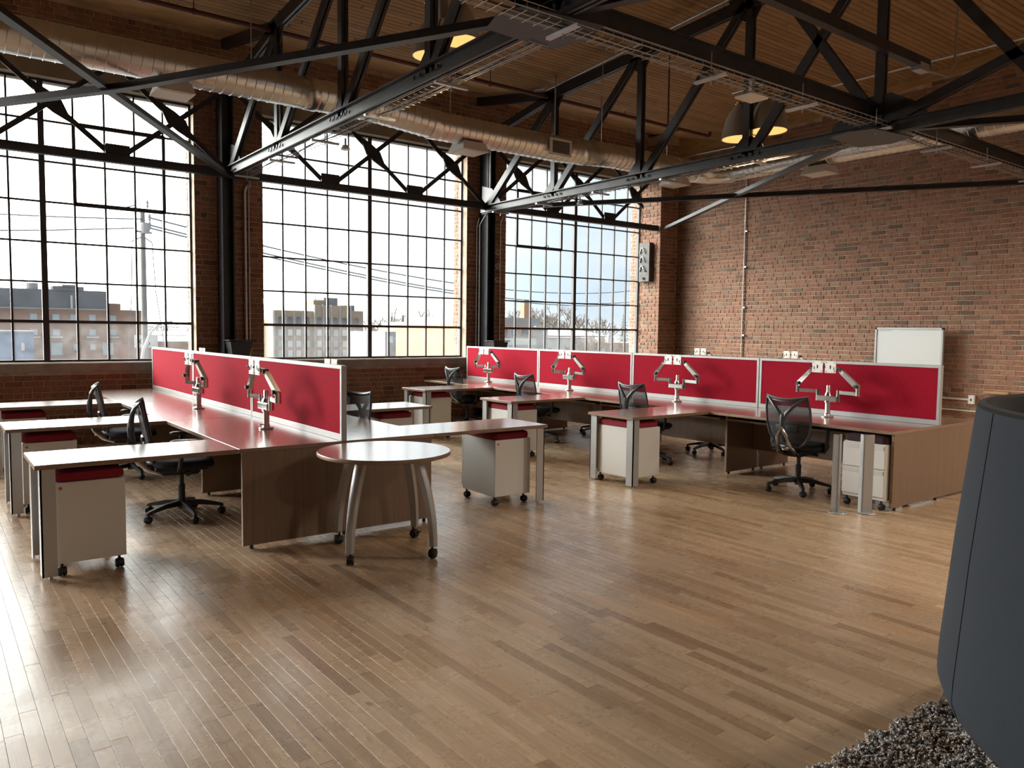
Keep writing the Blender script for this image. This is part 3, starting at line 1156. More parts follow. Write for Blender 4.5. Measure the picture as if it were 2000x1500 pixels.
def cable_tray(label, p0, p1, side, spots, rod):
    t = thing('cable_tray', label, 'cable tray', p0, world=True, group='wire cable trays under the steel')
    b = MB()
    wire_basket(b, p0, p1, side)
    b.build('wire_basket', M['wire'], t)
    s = V(side)
    for k in spots:
        c = V(p0).lerp(V(p1), k)
        b = MB()
        b.beam(c - s * 0.17 + V((0, 0, -0.02)), c + s * 0.17 + V((0, 0, -0.02)), 0.04, 0.022)
        sup = b.build('support_channel', M['zinc'], t)
        b = MB()
        b.cyl(c + V((0, 0, -0.07)), c + V((0, 0, rod)), 0.005, 6)
        b.build('threaded_rod', M['zinc'], sup)
    b = MB()
    a, e = V(p0), V(p1)
    b.tube([a.lerp(e, q) + s * (0.03 * sin(q * 30)) + V((0, 0, 0.01)) for q in [i / 40 for i in range(41)]], 0.006, 5)
    b.tube([a.lerp(e, q) + s * (-0.03 + 0.02 * sin(q * 23)) + V((0, 0, 0.008)) for q in [i / 40 for i in range(41)]], 0.0045, 5)
    b.build('cable', M['black'], t)
    return t


cable_tray('wire cable tray slung under the truss nearest the leftmost window', (3.80, 11.5, 3.745), (3.80, 4.75, 3.745), (1, 0, 0), (0.02, 0.22, 0.42, 0.62, 0.82), 0.2)
cable_tray('wire cable tray slung under the truss beside the rightmost window', (8.285, 11.5, 3.685), (8.285, 4.75, 3.685), (1, 0, 0), (0.02, 0.2, 0.4, 0.6, 0.82), 0.2)
cable_tray('long wire cable tray under the tie beam, running to the brick wall', (1.0, 4.36, 3.72), (13.05, 4.36, 3.72), (0, 1, 0), (0.225, 0.36, 0.47, 0.58, 0.69, 0.80, 0.92), 0.2)

# spiral duct
t = thing('spiral_duct', 'large galvanised spiral duct running past the windows and turning along the brick wall', 'duct', (0, 8.5, 4.18), world=True)
RD = 0.172


def duct_z(x):
    if x < 4.3:
        return 4.185
    if x < 5.2:
        return 4.185 - 0.075 * (x - 4.3) / 0.9
    if x < 7.2:
        return 4.11
    if x < 8.2:
        return 4.11 + 0.055 * (x - 7.2)
    return 4.165


run = [(x * 0.25 - 4.0, 8.5, duct_z(x * 0.25 - 4.0)) for x in range(0, 57)]
b = MB()
b.tube(run, RD, 28)
b.build('window_run', M['duct'], t, True)
elb = [(10.05 + 0.45 * sin(q), 8.5 - 0.45 * (1 - cos(q)), 4.165) for q in [i * pi / 16 for i in range(9)]]
b = MB()
b.tube(elb, RD * 0.93, 26)
for q in elb[::2]:
    pass
b.build('elbow', M['duct'], t, True)
b = MB()
b.tube([(10.5, 8.05 - 0.5 * i, 4.165) for i in range(18)], RD * 0.86, 26)
b.build('wall_run', M['duct'], t, True)
b = MB()
for i in range(110):                     # raised spiral lock seams
    x = -1.0 + i * 0.1
    z = duct_z(x)
    b.tube([(x + 0.02 * sin(a), 8.5 + (RD + 0.003) * cos(a), z + (RD + 0.003) * sin(a)) for a in [j * 2 * pi / 24 for j in range(24)]], 0.0035, 4, False, True)
for i in range(60):
    y = 8.0 - i * 0.1
    b.tube([(10.5 + (RD * 0.86 + 0.003) * cos(a), y + 0.02 * sin(a), 4.165 + (RD * 0.86 + 0.003) * sin(a)) for a in [j * 2 * pi / 24 for j in range(24)]], 0.0035, 4, False, True)
b.build('lock_seams', M['duct'], t, True, kind='stuff')
for x in (3.55, 5.15, 7.6, 9.9):
    b = MB()
    z = duct_z(x)
    b.lathe([(RD + 0.002, -0.07), (RD + 0.008, -0.06), (RD + 0.008, 0.06), (RD + 0.002, 0.07)], 28, (x, 8.5, z), 'x')
    b.build('collar', M['duct'], t, True)


def diffuser(x, y, z, w, d, ax):
    b = MB()
    pts0 = [(x - w * 0.4, y - d * 0.4, z + 0.11), (x + w * 0.4, y - d * 0.4, z + 0.11), (x + w * 0.4, y + d * 0.4, z + 0.11), (x - w * 0.4, y + d * 0.4, z + 0.11)]
    pts1 = [(x - w * 0.5, y - d * 0.5, z), (x + w * 0.5, y - d * 0.5, z), (x + w * 0.5, y + d * 0.5, z), (x - w * 0.5, y + d * 0.5, z)]
    b.add(pts0 + pts1, [(0, 1, 2, 3), (7, 6, 5, 4), (0, 4, 5, 1), (1, 5, 6, 2), (2, 6, 7, 3), (3, 7, 4, 0)])
    o = b.build('diffuser_box', M['whiteplastic'], t, label='pale square air diffuser under the duct')
    b = MB()
    b.box(x - w * 0.42, y - d * 0.42, z - 0.006, x + w * 0.42, y + d * 0.42, z - 0.001)
    b.build('diffuser_plate', M['white'], o)


diffuser(2.1, 8.5, 3.90, 0.36, 0.36, 'x')
diffuser(5.68, 8.5, 3.85, 0.40, 0.36, 'x')
diffuser(9.6, 8.5, 3.90, 0.36, 0.36, 'x')
diffuser(10.5, 6.55, 3.90, 0.34, 0.42, 'y')
b = MB()                                   # side register
rz_ = -0.25
b.box(6.86, 8.285, 3.965, 7.24, 8.31, 4.19)
reg = b.build('side_register', M['whiteplastic'], t, label='white louvred register on the side of the duct')
for k in range(9):
    b = MB()
    b.add([(6.90, 8.284, 4.0 + k * 0.018), (7.20, 8.284, 4.0 + k * 0.018), (7.20, 8.276, 4.008 + k * 0.018), (6.90, 8.276, 4.008 + k * 0.018),
           (6.90, 8.286, 4.003 + k * 0.018), (7.20, 8.286, 4.003 + k * 0.018), (7.20, 8.278, 4.011 + k * 0.018), (6.90, 8.278, 4.011 + k * 0.018)],
          [(0, 1, 2, 3), (4, 7, 6, 5), (0, 4, 5, 1), (2, 6, 7, 3)])
    b.build('louvre', M['dark'], reg)
b = MB()
for x in (0.6, 2.9, 5.4, 8.0, 9.4):
    b.cyl((x, 8.5, duct_z(x) + RD), (x, 8.5, zc(8.5)), 0.006, 6)
b.build('hanger_rods', M['zinc'], t, kind='stuff')

# sprinkler line
t = thing('sprinkler_pipe', 'dark red sprinkler pipe slung below the ceiling near the windows', 'pipe', (0, 9.9, 5.3), world=True)
b = MB()
b.tube([(-3, 9.9, 5.29), (4.4, 9.9, 5.30), (12.05, 9.9, 5.32), (12.12, 9.9, 5.33), (12.14, 9.9, 5.40)], 0.03, 10)
b.build('pipe', M['pipe'], t, True)
for x in (2.15, 2.7, 6.2, 7.0, 9.3, 11.2):
    b = MB()
    b.cyl((x, 9.9, 5.30), (x, 9.9, zc(9.9) + 0.005), 0.006, 6)
    b.lathe([(0.035, -0.02), (0.04, 0), (0.035, 0.02)], 10, (x, 9.9, 5.30), 'x')
    b.build('pipe_hanger', M['pipe'], t)
for x in (2.42, 6.6, 9.85):
    b = MB()
    b.cyl((x, 9.9, 5.32), (x, 9.9, 5.41), 0.012, 8).disc(0.03, 5.41, 5.416, 10, (x, 9.9), 0.001)
    b.build('sprinkler_head', M['brass'], t)

# conduits
CON = [([(3.575, 11.93, 0.9), (3.575, 11.93, 5.0)], 0.012, 'thin steel conduit left of the first column'),
       ([(3.945, 11.92, 0.9), (3.945, 11.92, 3.62), (3.97, 11.9, 3.70), (3.98, 11.8, 3.75)], 0.022, 'thick steel conduit right of the first column'),
       ([(4.005, 11.93, 0.9), (4.005, 11.93, 3.66), (4.01, 11.85, 3.73)], 0.012, 'thin steel conduit beside the thick one at the first column'),
       ([(8.215, 11.90, 0.9), (8.215, 11.90, 3.50), (8.235, 11.70, 3.70), (8.235, 11.62, 3.9), (8.235, 11.62, 5.2)], 0.017, 'steel conduit climbing the left flange of the second column'),
       ([(8.17, 11.93, 0.9), (8.17, 11.93, 3.45), (8.2, 11.9, 3.62)], 0.012, 'thin steel conduit left of the second column'),
       ([(8.50, 11.92, 0.9), (8.50, 11.92, 3.68)], 0.020, 'steel conduit right of the second column behind the three rings'),
       ([(8.70, 11.93, 0.9), (8.70, 11.93, 3.58), (8.72, 11.88, 3.68)], 0.010, 'thinnest conduit beside the rightmost window'),
       ([(XR - 0.03, 9.757, 0.3), (XR - 0.03, 9.757, 4.9)], 0.013, 'thin conduit running up the brick wall'),
       ([(XR - 0.05, 9.8, 5.30), (XR - 0.05, 11.4, 5.31)], 0.014, 'short level conduit high on the brick wall below the timber'),
       ([(11.0, 7.3, 5.29), (11.0, 0.5, 5.24)], 0.016, 'pale conduit running level below the ceiling on the right'),
       ([(8.16, 10.0, zc(10.0) - 0.10), (8.16, 2.2, zc(2.2) - 0.10)], 0.018, 'pale conduit lying on top of the second truss'),
       ([(8.16, 11.55, zc(11.5) - 0.045), (8.16, 10.02, zc(10.02) - 0.05)], 0.016, 'pale conduit on the eaves rafter of the second truss'),
       ([(9.0, 4.4, 4.54), (9.6, 4.4, 4.58), (9.75, 4.4, 4.75), (9.78, 4.4, 5.9)], 0.014, 'pale flexible conduit rising from the strut beam end'),
       ([(8.05, 9.62, 4.35), (8.05, 9.62, 5.6)], 0.012, 'bare hanger rod behind the second truss'),
       ([(3.72, 9.85, 4.3), (3.72, 9.85, 5.55)], 0.014, 'rust-brown hanger rod beside the first truss'),
       ([(8.3, 7.5, 4.2), (8.3, 7.5, 5.7)], 0.011, 'brown hanger rod beside the middle upright of the second truss')]
for pts, r, lab in CON:
    b = MB()
    b.tube(pts, r, 8)
    if lab.startswith('thin conduit running up'):
        for z in (1.0, 1.55, 2.1, 2.9, 3.6):
            b.box(XR - 0.05, 9.74, z - 0.012, XR - 0.02, 9.70, z + 0.012)
    tag(b.build('conduit', M['pipe'] if 'brown' in lab else M['zinc'], None, True), lab, 'conduit', 'electrical conduits')

# ring hooks on the second column
for k in range(3):
    z = 3.02 - k * 0.245
    t = thing('cable_ring', ('topmost', 'middle', 'lowest')[k] + ' of three pale cable rings beside the second column', 'ring', (8.58, 11.86, z), world=True, group='cable rings at the column')
    MB().tube([(8.58 + 0.042 * cos(a), 11.84, z + 0.042 * sin(a)) for a in [j * pi / 8 for j in range(16)]], 0.009, 6, False, True).build('ring', M['zinc'], t, True)
    MB().box(8.40, 11.83, z - 0.008, 8.54, 11.85, z + 0.008).box(8.44, 11.81, z - 0.035, 8.48, 11.86, z + 0.03).build('bracket', M['zinc'], t)

# black flared bins on wall brackets at the columns
for x, lab in ((3.715, 'black flared wall box with a flat lid at the first column'), (8.37, 'black flared wall box with a flat lid at the second column')):
    t = thing('wall_box', lab, 'box', (x, 11.55, 1.1), world=True, group='black boxes at the columns')
    b = MB()
    z0, z1 = 1.05, 1.375
    lo = [(x - 0.10, 11.48, z0), (x + 0.10, 11.48, z0), (x + 0.10, 11.66, z0), (x - 0.10, 11.66, z0)]
    hi = [(x - 0.16, 11.42, z1), (x + 0.16, 11.42, z1), (x + 0.16, 11.68, z1), (x - 0.16, 11.68, z1)]
    b.add(lo + hi, [(0, 3, 2, 1), (4, 5, 6, 7), (0, 1, 5, 4), (1, 2, 6, 5), (2, 3, 7, 6), (3, 0, 4, 7)])
    b.build('body', M['black'], t)
    MB().cbox(x - 0.185, 11.40, 1.385, x + 0.185, 11.69, 1.40, 0.003).build('lid', M['black'], t)
    MB().box(x - 0.03, 11.5, 0, x + 0.03, 11.6, 1.06).box(x - 0.15, 11.45, 0, x + 0.15, 11.66, 0.02).build('post', M['black'], t)

# latch box on the corner pier
t = thing('junction_box', 'tall grey metal latch box on the bright brick corner pier', 'box', (12.6, 11.88, 2.67), world=True)
MB().cbox(12.49, 11.72, 2.67, 12.60, 12.02, 3.50, 0.004).build('case', M['boxgrey'], t)
for k in range(3):
    z = 3.33 - k * 0.19
    b = MB()
    b.tube([(12.485, 11.83, z - 0.06), (12.46, 11.86, z), (12.465, 11.90, z + 0.06), (12.485, 11.95, z + 0.05), (12.47, 11.97, z - 0.02), (12.485, 11.98, z - 0.06)], 0.012, 6)
    b.build('latch', M['zinc'], t)
MB().box(12.47, 11.85, 2.72, 12.49, 11.9, 2.76).box(12.47, 11.80, 2.88, 12.49, 11.84, 2.91).build('hasp', M['dark'], t)

# access point and little floodlights under trays
t = thing('ceiling_access_panel', 'square white flat device mounted under the long cable tray', 'device', (6.08, 4.48, 3.70), world=True)
MB().cbox(5.955, 4.40, 3.70, 6.205, 4.60, 3.725, 0.010).build('shell', M['whiteplastic'], t)
MB().box(6.06, 4.48, 3.725, 6.10, 4.52, 3.88).build('bracket', M['zinc'], t)
for (x, y, lab) in ((3.86, 8.25, 'small white spotlight under the first truss tray'), (8.36, 9.35, 'small white spotlight under the second truss tray')):
    t = thing('spotlight', lab, 'spotlight', (x, y, 3.55), world=True, group='spotlights under the trays')
    MB().lathe([(0.005, 0.05), (0.03, 0.045), (0.055, 0.0), (0.05, -0.004), (0.002, -0.004)], 14, (x, y, 3.58)).build('head', M['whiteplastic'], t, True)
    MB().cyl((x, y, 3.63), (x, y, 3.70), 0.012, 8).build('stem', M['zinc'], t)


# pendant lamps
def pendant(x, y, zr, d, lab, armdir):
    t = thing('pendant_lamp', lab, 'lamp', (x, y, zr), world=True, group='bell pendants on the trusses')
    r = d / 2
    h = d * 0.92
    pf = [(r, 0), (r * 0.985, 0.05 * h), (r * 0.93, 0.25 * h), (r * 0.82, 0.5 * h), (r * 0.62, 0.76 * h), (r * 0.38, 0.93 * h), (r * 0.24, 0.99 * h), (r * 0.2, h)]
    b = MB()
    b.lathe(pf, 28, (x, y, zr))
    b.lathe([(r, 0), (r * 0.95, 0.0), (r * 0.92, 0.08 * h)], 28, (x, y, zr))
    b.build('shade', M['lampout'], t, True)
    b = MB()
    b.lathe([(0.001, -0.006), (r * 0.6, -0.004), (r * 0.95, 0.002)], 28, (x, y, zr))
    b.build('glowing_lens', M['lens'], t, True)
    b = MB()
    b.lathe([(r * 0.26, h), (r * 0.3, h + 0.01), (r * 0.3, h + 0.035), (r * 0.12, h + 0.045), (r * 0.12, h + 0.09)], 14, (x, y, zr))
    b.build('brass_cap', M['brass'], t, True)
    top = zr + h + 0.09
    b = MB()
    b.tube([(x, y, top), (x, y, top + 0.05), (x, y + armdir * 0.06, top + 0.08), (x, y + armdir * 0.2, top + 0.10)], 0.018, 8)
    b.build('arm', M['lampout'], t, True)
    b = MB()
    b.lathe([(0.05, -0.05), (0.06, -0.02), (0.06, 0.02), (0.05, 0.05)], 12, (x, y + armdir * 0.14, top + 0.09), 'y')
    b.build('junction_ring', M['zinc'], t, True)
    ld = bpy.data.lights.new('pendant_light', 'SPOT')
    ld.energy = PENDANT_W
    ld.color = (1.0, 0.72, 0.42)
    ld.spot_size = radians(130)
    ld.spot_blend = 0.6
    ld.shadow_soft_size = r * 0.8
    lo = bpy.data.objects.new('pendant_light', ld)
    COL.objects.link(lo)
    lo.location = (0, 0, -0.03)
    lo.parent = t


pendant(4.2, 6.98, 4.33, 0.385, 'left bell pendant of the pair behind the first truss', -1)
pendant(4.2, 6.45, 4.33, 0.385, 'right bell pendant of the pair behind the first truss', 1)
pendant(8.42, 6.39, 4.05, 0.465, 'left bell pendant of the pair behind the second truss', -1)
pendant(8.42, 5.97, 4.07, 0.465, 'right bell pendant of the pair behind the second truss', 1)
for (x, y, z, lab) in ((4.15, 6.72, 4.72, 'first'), (8.36, 6.18, 4.50, 'second')):
    t = thing('lamp_ballast', 'grey ballast housing between the lamp pair at the %s truss' % lab, 'ballast', (x, y, z), world=True, group='lamp ballasts')
    MB().cbox(x - 0.05, y - 0.075, z - 0.14, x + 0.05, y + 0.075, z + 0.16, 0.01).build('case', M['lampout'], t)
    MB().cyl((x, y - 0.3, z + 0.13), (x, y + 0.3, z + 0.13), 0.012, 8).build('crossbar', M['zinc'], t)
    MB().tube([(x - 0.04, y - 0.06, z - 0.14), (x - 0.05, y - 0.05, z - 0.22), (x - 0.05, y + 0.05, z - 0.24), (x - 0.05, y + 0.11, z - 0.05)], 0.006, 6).build('flex', M['black'], t)

# ================================================================== FURNITURE
ZD = 0.725
PITCH = 2.03


def leg_plate(b, x, y, sx, sy, z1):
    """angle-section leg: corner at x, y; plates run SX and SY"""
    b.box(min(x, x + sx * 0.085), min(y, y + sy * 0.010), 0.02, max(x, x + sx * 0.085), max(y, y + sy * 0.010), z1)
    b.box(min(x, x + sx * 0.010), min(y, y + sy * 0.095), 0.02, max(x, x + sx * 0.010), max(y, y + sy * 0.095), z1)
    b.cyl((x + sx * 0.05, y + sy * 0.03, 0), (x + sx * 0.05, y + sy * 0.03, 0.025), 0.012, 8)


def workstation(label, x, y, s, D, RL, RD_, ret=True, leg_panel=True, group=None):
    """desk from the screen line outwards (s = -1 left, +1 right), with its return"""
    t = thing('workstation', label, 'desk', (x, y, 0), 0, group)
    X = lambda a: s * a

    def bx(b, a0, y0, z0, a1, y1, z1, c=None):
        xa, xb = sorted((X(a0), X(a1)))
        return b.box(xa, y0, z0, xb, y1, z1) if c is None else b.cbox(xa, y0, z0, xb, y1, z1, c)
    bx(MB(), 0.0, 0.003, ZD - 0.03, D, PITCH - 0.003, ZD, 0.002).build('desktop', M['top'], t)
    bx(MB(), D, 0.003 if not ret else RD_, ZD - 0.029, D + 0.002, PITCH - 0.003, ZD - 0.002).build('edge_band', M['edge'], t)
    bx(MB(), 0.10, 0.02, 0.25, 0.118, PITCH - 0.02, ZD - 0.03).build('modesty_panel', M['panel'], t)
    bx(MB(), 0.0, 0.05, ZD - 0.11, D - 0.25, PITCH - 0.05, ZD - 0.09).build('cable_shelf', M['panel'], t)
    if leg_panel:
        bx(MB(), 0.02, -0.012, 0.025, D - 0.30, 0.012, ZD - 0.03).build('leg_panel', M['panel'], t)
        b = MB()
        for a in (0.08, D - 0.36):
            b.cyl((X(a), 0, 0), (X(a), 0, 0.03), 0.014, 8)
        b.build('foot', M['black'], t)
    if ret:
        bx(MB(), D + 0.002, 0.0, ZD - 0.03, D + RL, RD_, ZD, 0.002).build('return_top', M['top'], t)
        b = MB()
        bx(b, D, -0.002, ZD - 0.029, D + RL, 0.0, ZD - 0.002)
        bx(b, D + RL, 0.0, ZD - 0.029, D + RL + 0.002, RD_, ZD - 0.002)
        b.build('edge_band', M['edge'], t)
        for yy, sy in ((0.012, 1), (RD_ - 0.012, -1)):
            b = MB()
            leg_plate(b, X(D + RL - 0.025), yy, -s, sy, ZD - 0.03)
            b.build('return_leg', M['silver'], t)
    return t


LX, LY = 2.56, 5.50
ORD = ['nearest', 'middle', 'farthest']
for k in range(3):
    workstation('walnut L desk left of the left red screens, %s of the three' % ORD[k], LX, LY + PITCH * k, -1, 0.795, 1.235, 0.62, True, k > 0, 'left desk cluster')
for k in range(3):
    workstation('window-lit walnut L desk right of the left red screens, %s of the three' % ORD[k], LX, LY + PITCH * k, 1, 0.81, 1.20, 0.62, True, k > 0, 'left desk cluster')
RX, RY = 7.76, 3.47
ORD4 = ['nearest', 'second', 'third', 'farthest']
workstation('walnut desk at the near end of the right red screens, its return missing', RX, RY, -1, 0.89, 1.2, 0.66, False, False, 'right desk cluster')
for k in range(1, 4):
    workstation('walnut L desk left of the right red screens, %s from the dark sofa' % ORD4[k], RX, RY + PITCH * k, -1, 0.89, 1.19, 0.66, True, True, 'right desk cluster')
for k in range(4):
    workstation('walnut desk hidden behind the right red screens, %s from the brown end panel' % ORD4[k], RX, RY + PITCH * k, 1, 0.89, 1.19, 0.66, False, k > 0, 'right desk cluster')

for (xa, xb, y, lab) in ((LX - 0.775, LX + 0.775, LY, 'dark walnut end panel of the left desk cluster behind the round table'),
                         (RX - 0.85, RX + 0.85, RY, 'walnut end panel of the right desk cluster beside the dark sofa')):
    t = thing('end_panel', lab, 'panel', ((xa + xb) / 2, y, 0), world=True, group='desk end panels')
    MB().cbox(xa, y + 0.004, 0.028, xb, y + 0.030, ZD - 0.031, 0.0015).build('board', M['panel'], t)
    MB().box(xa - 0.0015, y + 0.004, 0.028, xa, y + 0.030, ZD - 0.032).build('edge_band', M['edge'], t)
    for q in (0.04, 0.5, 0.96):
        MB().cyl((xa + (xb - xa) * q, y + 0.017, 0), (xa + (xb - xa) * q, y + 0.017, 0.03), 0.014, 8).build('foot', M['black'], t)


# divider screens
def screen(label, x, y, group):
    t = thing('divider_screen', label, 'screen', (x, y, ZD), 0, group)
    z1, w = 0.575, 0.022
    b = MB()
    b.cbox(-w, 0.004, z1 - 0.028, w, PITCH - 0.004, z1, 0.002)
    b.build('top_rail', M['frame'], t)
    MB().cbox(-w, 0.004, 0.0, w, PITCH - 0.004, 0.05, 0.002).build('bottom_rail', M['frame'], t)
    for a in (0.004, PITCH - 0.034):
        MB().cbox(-w, a, 0.05, w, a + 0.030, z1 - 0.028, 0.002).build('side_post', M['frame'], t)
    MB().cbox(-w + 0.005, 0.034, 0.05, w - 0.005, PITCH - 0.034, z1 - 0.028, 0.002).build('fabric_panel', M['red'], t)
    return t


for k in range(3):
    screen('red fabric divider screen of the left desk cluster, %s of its three' % ORD[k], LX, LY + PITCH * k, 'left divider screens')
for k in range(4):
    screen('red fabric divider screen of the right desk cluster, %s of its four' % ORD4[k], RX, RY + PITCH * k, 'right divider screens')


# monitor arms
def monitor_arm(label, x, y, rz=0.0, group='twin monitor arms'):
    t = thing('monitor_arm', label, 'monitor arm', (x, y, ZD), rz, group)
    MB().disc(0.062, 0, 0.014, 20).build('base', M['alusat'], t, True)
    b = MB()
    b.lathe([(0.001, 0.012), (0.036, 0.012), (0.030, 0.03), (0.026, 0.05), (0.026, 0.16), (0.020, 0.165), (0.020, 0.325), (0.017, 0.33), (0.001, 0.33)], 16)
    b.build('post', M['alusat'], t, True)
    b = MB()
    b.cbox(-0.036, -0.115, 0.165, 0.030, 0.115, 0.225, 0.008)
    b.lathe([(0.034, 0.15), (0.036, 0.16), (0.036, 0.23), (0.026, 0.26)], 14)
    b.cyl((0, -0.02, 0.04), (-0.07, -0.02, 0.04), 0.006, 6)
    b.build('collar', M['alu'], t)
    for s in (-1, 1):
        b = MB()
        b.cyl((0, s * 0.115, 0.165), (0, s * 0.115, 0.285), 0.024, 12)
        b.beam((0, s * 0.115, 0.265), (-0.02, s * 0.335, 0.262), 0.034, 0.036)
        b.cyl((-0.02, s * 0.335, 0.242), (-0.02, s * 0.335, 0.335), 0.026, 12)
        b.build('lower_link', M['alu'], t)
        b = MB()
        p0, p1 = V((-0.025, s * 0.335, 0.325)), V((-0.055, s * 0.15, 0.495))
        side = V((1, 0, 0))
        d = (p1 - p0).normalized()
        up = d.cross(side).normalized()
        vs = []
        for p, w, h in ((p0, 0.040, 0.050), (p0.lerp(p1, 0.8), 0.038, 0.042), (p1, 0.030, 0.03)):
            vs += [p + side * (a * w / 2) + up * (c * h / 2) for a, c in ((-1, -1), (1, -1), (1, 1), (-1, 1))]
        fs = [(0, 1, 2, 3), (11, 10, 9, 8)]
        for q in (0, 4):
            fs += [(q + i, q + (i + 1) % 4, q + 4 + (i + 1) % 4, q + 4 + i) for i in range(4)]
        b.add(vs, fs)
        up_ = b.build('upper_link', M['alu'] if s > 0 else M['alusat'], t)
        b = MB()
        b.lathe([(0.001, -0.03), (0.019, -0.03), (0.019, 0.026), (0.001, 0.026)], 12, (-0.04, s * 0.325, 0.335), 'x')
        b.lathe([(0.001, -0.03), (0.019, -0.03), (0.019, 0.02), (0.001, 0.02)], 12, (-0.055, s * 0.152, 0.498), 'x')
        b.build('pivot', M['black'], up_, True)
        b = MB()
        b.cbox(-0.100, s * 0.072 - 0.062, 0.462, -0.093, s * 0.072 + 0.062, 0.584, 0.0025)
        b.beam((-0.095, s * 0.10, 0.51), (-0.055, s * 0.15, 0.50), 0.03, 0.03)
        pl = b.build('mount_plate', M['plate'], t)
        b = MB()
        for dy, dz, hy, hz in ((0, 0.0, 0.006, 0.018), (-0.045, 0.045, 0.004, 0.004), (0.045, 0.045, 0.004, 0.004), (-0.045, -0.045, 0.004, 0.004), (0.045, -0.045, 0.004, 0.004)):
            b.box(-0.102, s * 0.072 + dy - hy, 0.523 + dz - hz, -0.0995, s * 0.072 + dy + hy, 0.523 + dz + hz)
        b.build('slots', M['dark'], pl, kind='stuff')
        MB().cyl((-0.105, s * 0.072 + 0.062, 0.525), (-0.105, s * 0.072 + 0.076, 0.525), 0.008, 8).build('knob', M['black'], pl)
    return t


arm0 = monitor_arm('silver twin monitor arm on the near left desk behind the round table', LX - 0.24, 6.52)
dup(arm0, (LX - 0.25, 8.50, ZD), 0, 'silver twin monitor arm on the middle left desk', 'twin monitor arms')
for k, lab in enumerate(('nearest the dark sofa', 'second from the dark sofa', 'third from the dark sofa', 'farthest from the dark sofa')):
    dup(arm0, (RX - 0.26, RY + PITCH * (k + 0.5), ZD), 0, 'silver twin monitor arm before the right red screens, %s' % lab, 'twin monitor arms')
dup(arm0, (LX + 0.25, 10.5, ZD), pi, 'twin monitor arm peeking over the farthest left red screen', 'twin monitor arms')
dup(arm0, (LX + 0.25, 6.52, ZD), pi, 'twin monitor arm peeking over the nearest left red screen', 'twin monitor arms')


# caster
def caster(b, x, y, r=0.03, w=0.046, top=0.085):
    b.lathe([(0.001, -w / 2), (r * 0.8, -w / 2), (r, -w / 4), (r, -0.003), (r * 0.7, -0.003), (r * 0.7, 0.003), (r, 0.003), (r, w / 4), (r * 0.8, w / 2), (0.001, w / 2)], 14, (x, y, r), 'x')
    b.lathe([(r * 1.02, -0.008), (r * 1.02, 0.008)], 7, (x, y, r), 'x', 0.0, pi)
    b.cyl((x, y + r * 0.3, r * 1.2), (x, y + r * 0.3, top), 0.009, 8)


def pedestal(label, x, y, rz=0.0, dark=False, group='white drawer pedestals'):
    t = thing('drawer_pedestal', label, 'pedestal', (x, y, 0), rz, group)
    w, d = 0.20, 0.27
    MB().cbox(-w, -d, 0.088, w, d - 0.02, 0.60, 0.003).build('body', M['white'], t)
    for z0, z1 in ((0.375, 0.59), (0.12, 0.365)):
        dr = MB().cbox(-w + 0.001, d - 0.019, z0, w - 0.001, d, z1, 0.003).build('drawer', M['white'], t)
        MB().add([(-w + 0.01, d, z1 - 0.012), (w - 0.01, d, z1 - 0.012), (w - 0.01, d + 0.012, z1 - 0.004), (-w + 0.01, d + 0.012, z1 - 0.004), (-w + 0.01, d, z1 - 0.05), (w - 0.01, d, z1 - 0.05)],
                 [(0, 1, 2, 3), (3, 2, 5, 4)]).build('drawer_pull', M['white'], dr)
    b = MB()
    zs = [(0.602, 0.010), (0.606, 0.002), (0.635, 0.0), (0.655, 0.006), (0.668, 0.03), (0.674, 0.09)]
    rows = []
    for z, ins in zs:
        xx, yy, c = w - ins, d - 0.01 - ins, 0.03
        rows.append([(xx - c, -yy, z), (xx, -yy + c, z), (xx, yy - c, z), (xx - c, yy, z), (-xx + c, yy, z), (-xx, yy - c, z), (-xx, -yy + c, z), (-xx + c, -yy, z), (xx - c, -yy, z)])
    b.grid(rows)
    b.add(rows[-1][:-1], [tuple(range(8))])
    b.build('seat_cushion', M['dcushion'] if dark else M['cushion'], t, True)
    b = MB()
    b.lathe([(0.0005, -d - 0.0015), (0.011, -d - 0.0015), (0.011, -d)], 14, (-w + 0.032, 0, 0.565), 'y')
    b.build('seal', M['pink'], t, label='small round reddish seal')
    for sx in (-1, 1):
        for sy in (-1, 1):
            b = MB()
            caster(b, sx * (w - 0.035), sy * (d - 0.045), 0.031, 0.05, 0.09)
            b.build('caster', M['rubber'], t, True)
    return t


ped0 = pedestal('white pedestal with red cushion under the nearest left return', 0.835, 5.80)
for (x, y, lab) in ((0.845, 7.83, 'white pedestal with red cushion under the middle left return'),
                    (0.845, 9.87, 'white pedestal with red cushion under the farthest left return'),
                    (4.26, 5.88, 'white pedestal with red cushion under the sunlit return behind the round table'),
                    (4.18, 7.90, 'white pedestal with red cushion under the second sunlit return'),
                    (5.94, 5.82, 'white pedestal with red cushion under the near return of the right cluster'),
                    (5.95, 7.88, 'white pedestal with red cushion under the middle return of the right cluster'),
                    (6.00, 9.95, 'white pedestal with red cushion under the far return of the right cluster')):
    dup(ped0, (x, y, 0), 0, lab, 'white drawer pedestals')
pedestal('white pedestal with dark cushion, drawers showing behind two silver posts', 7.11, 3.72, pi / 2, True)


# office chairs
def outline(u):
    """half-width of the chair back at height parameter u (0 bottom, 1 top)"""
    pts = [(0, 0.10), (0.08, 0.155), (0.25, 0.205), (0.5, 0.228), (0.75, 0.225), (1.0, 0.205)]
    for (a, wa), (c, wc) in zip(pts, pts[1:]):
        if u <= c:
            k = (u - a) / (c - a)
            return wa + (wc - wa) * k
    return pts[-1][1]


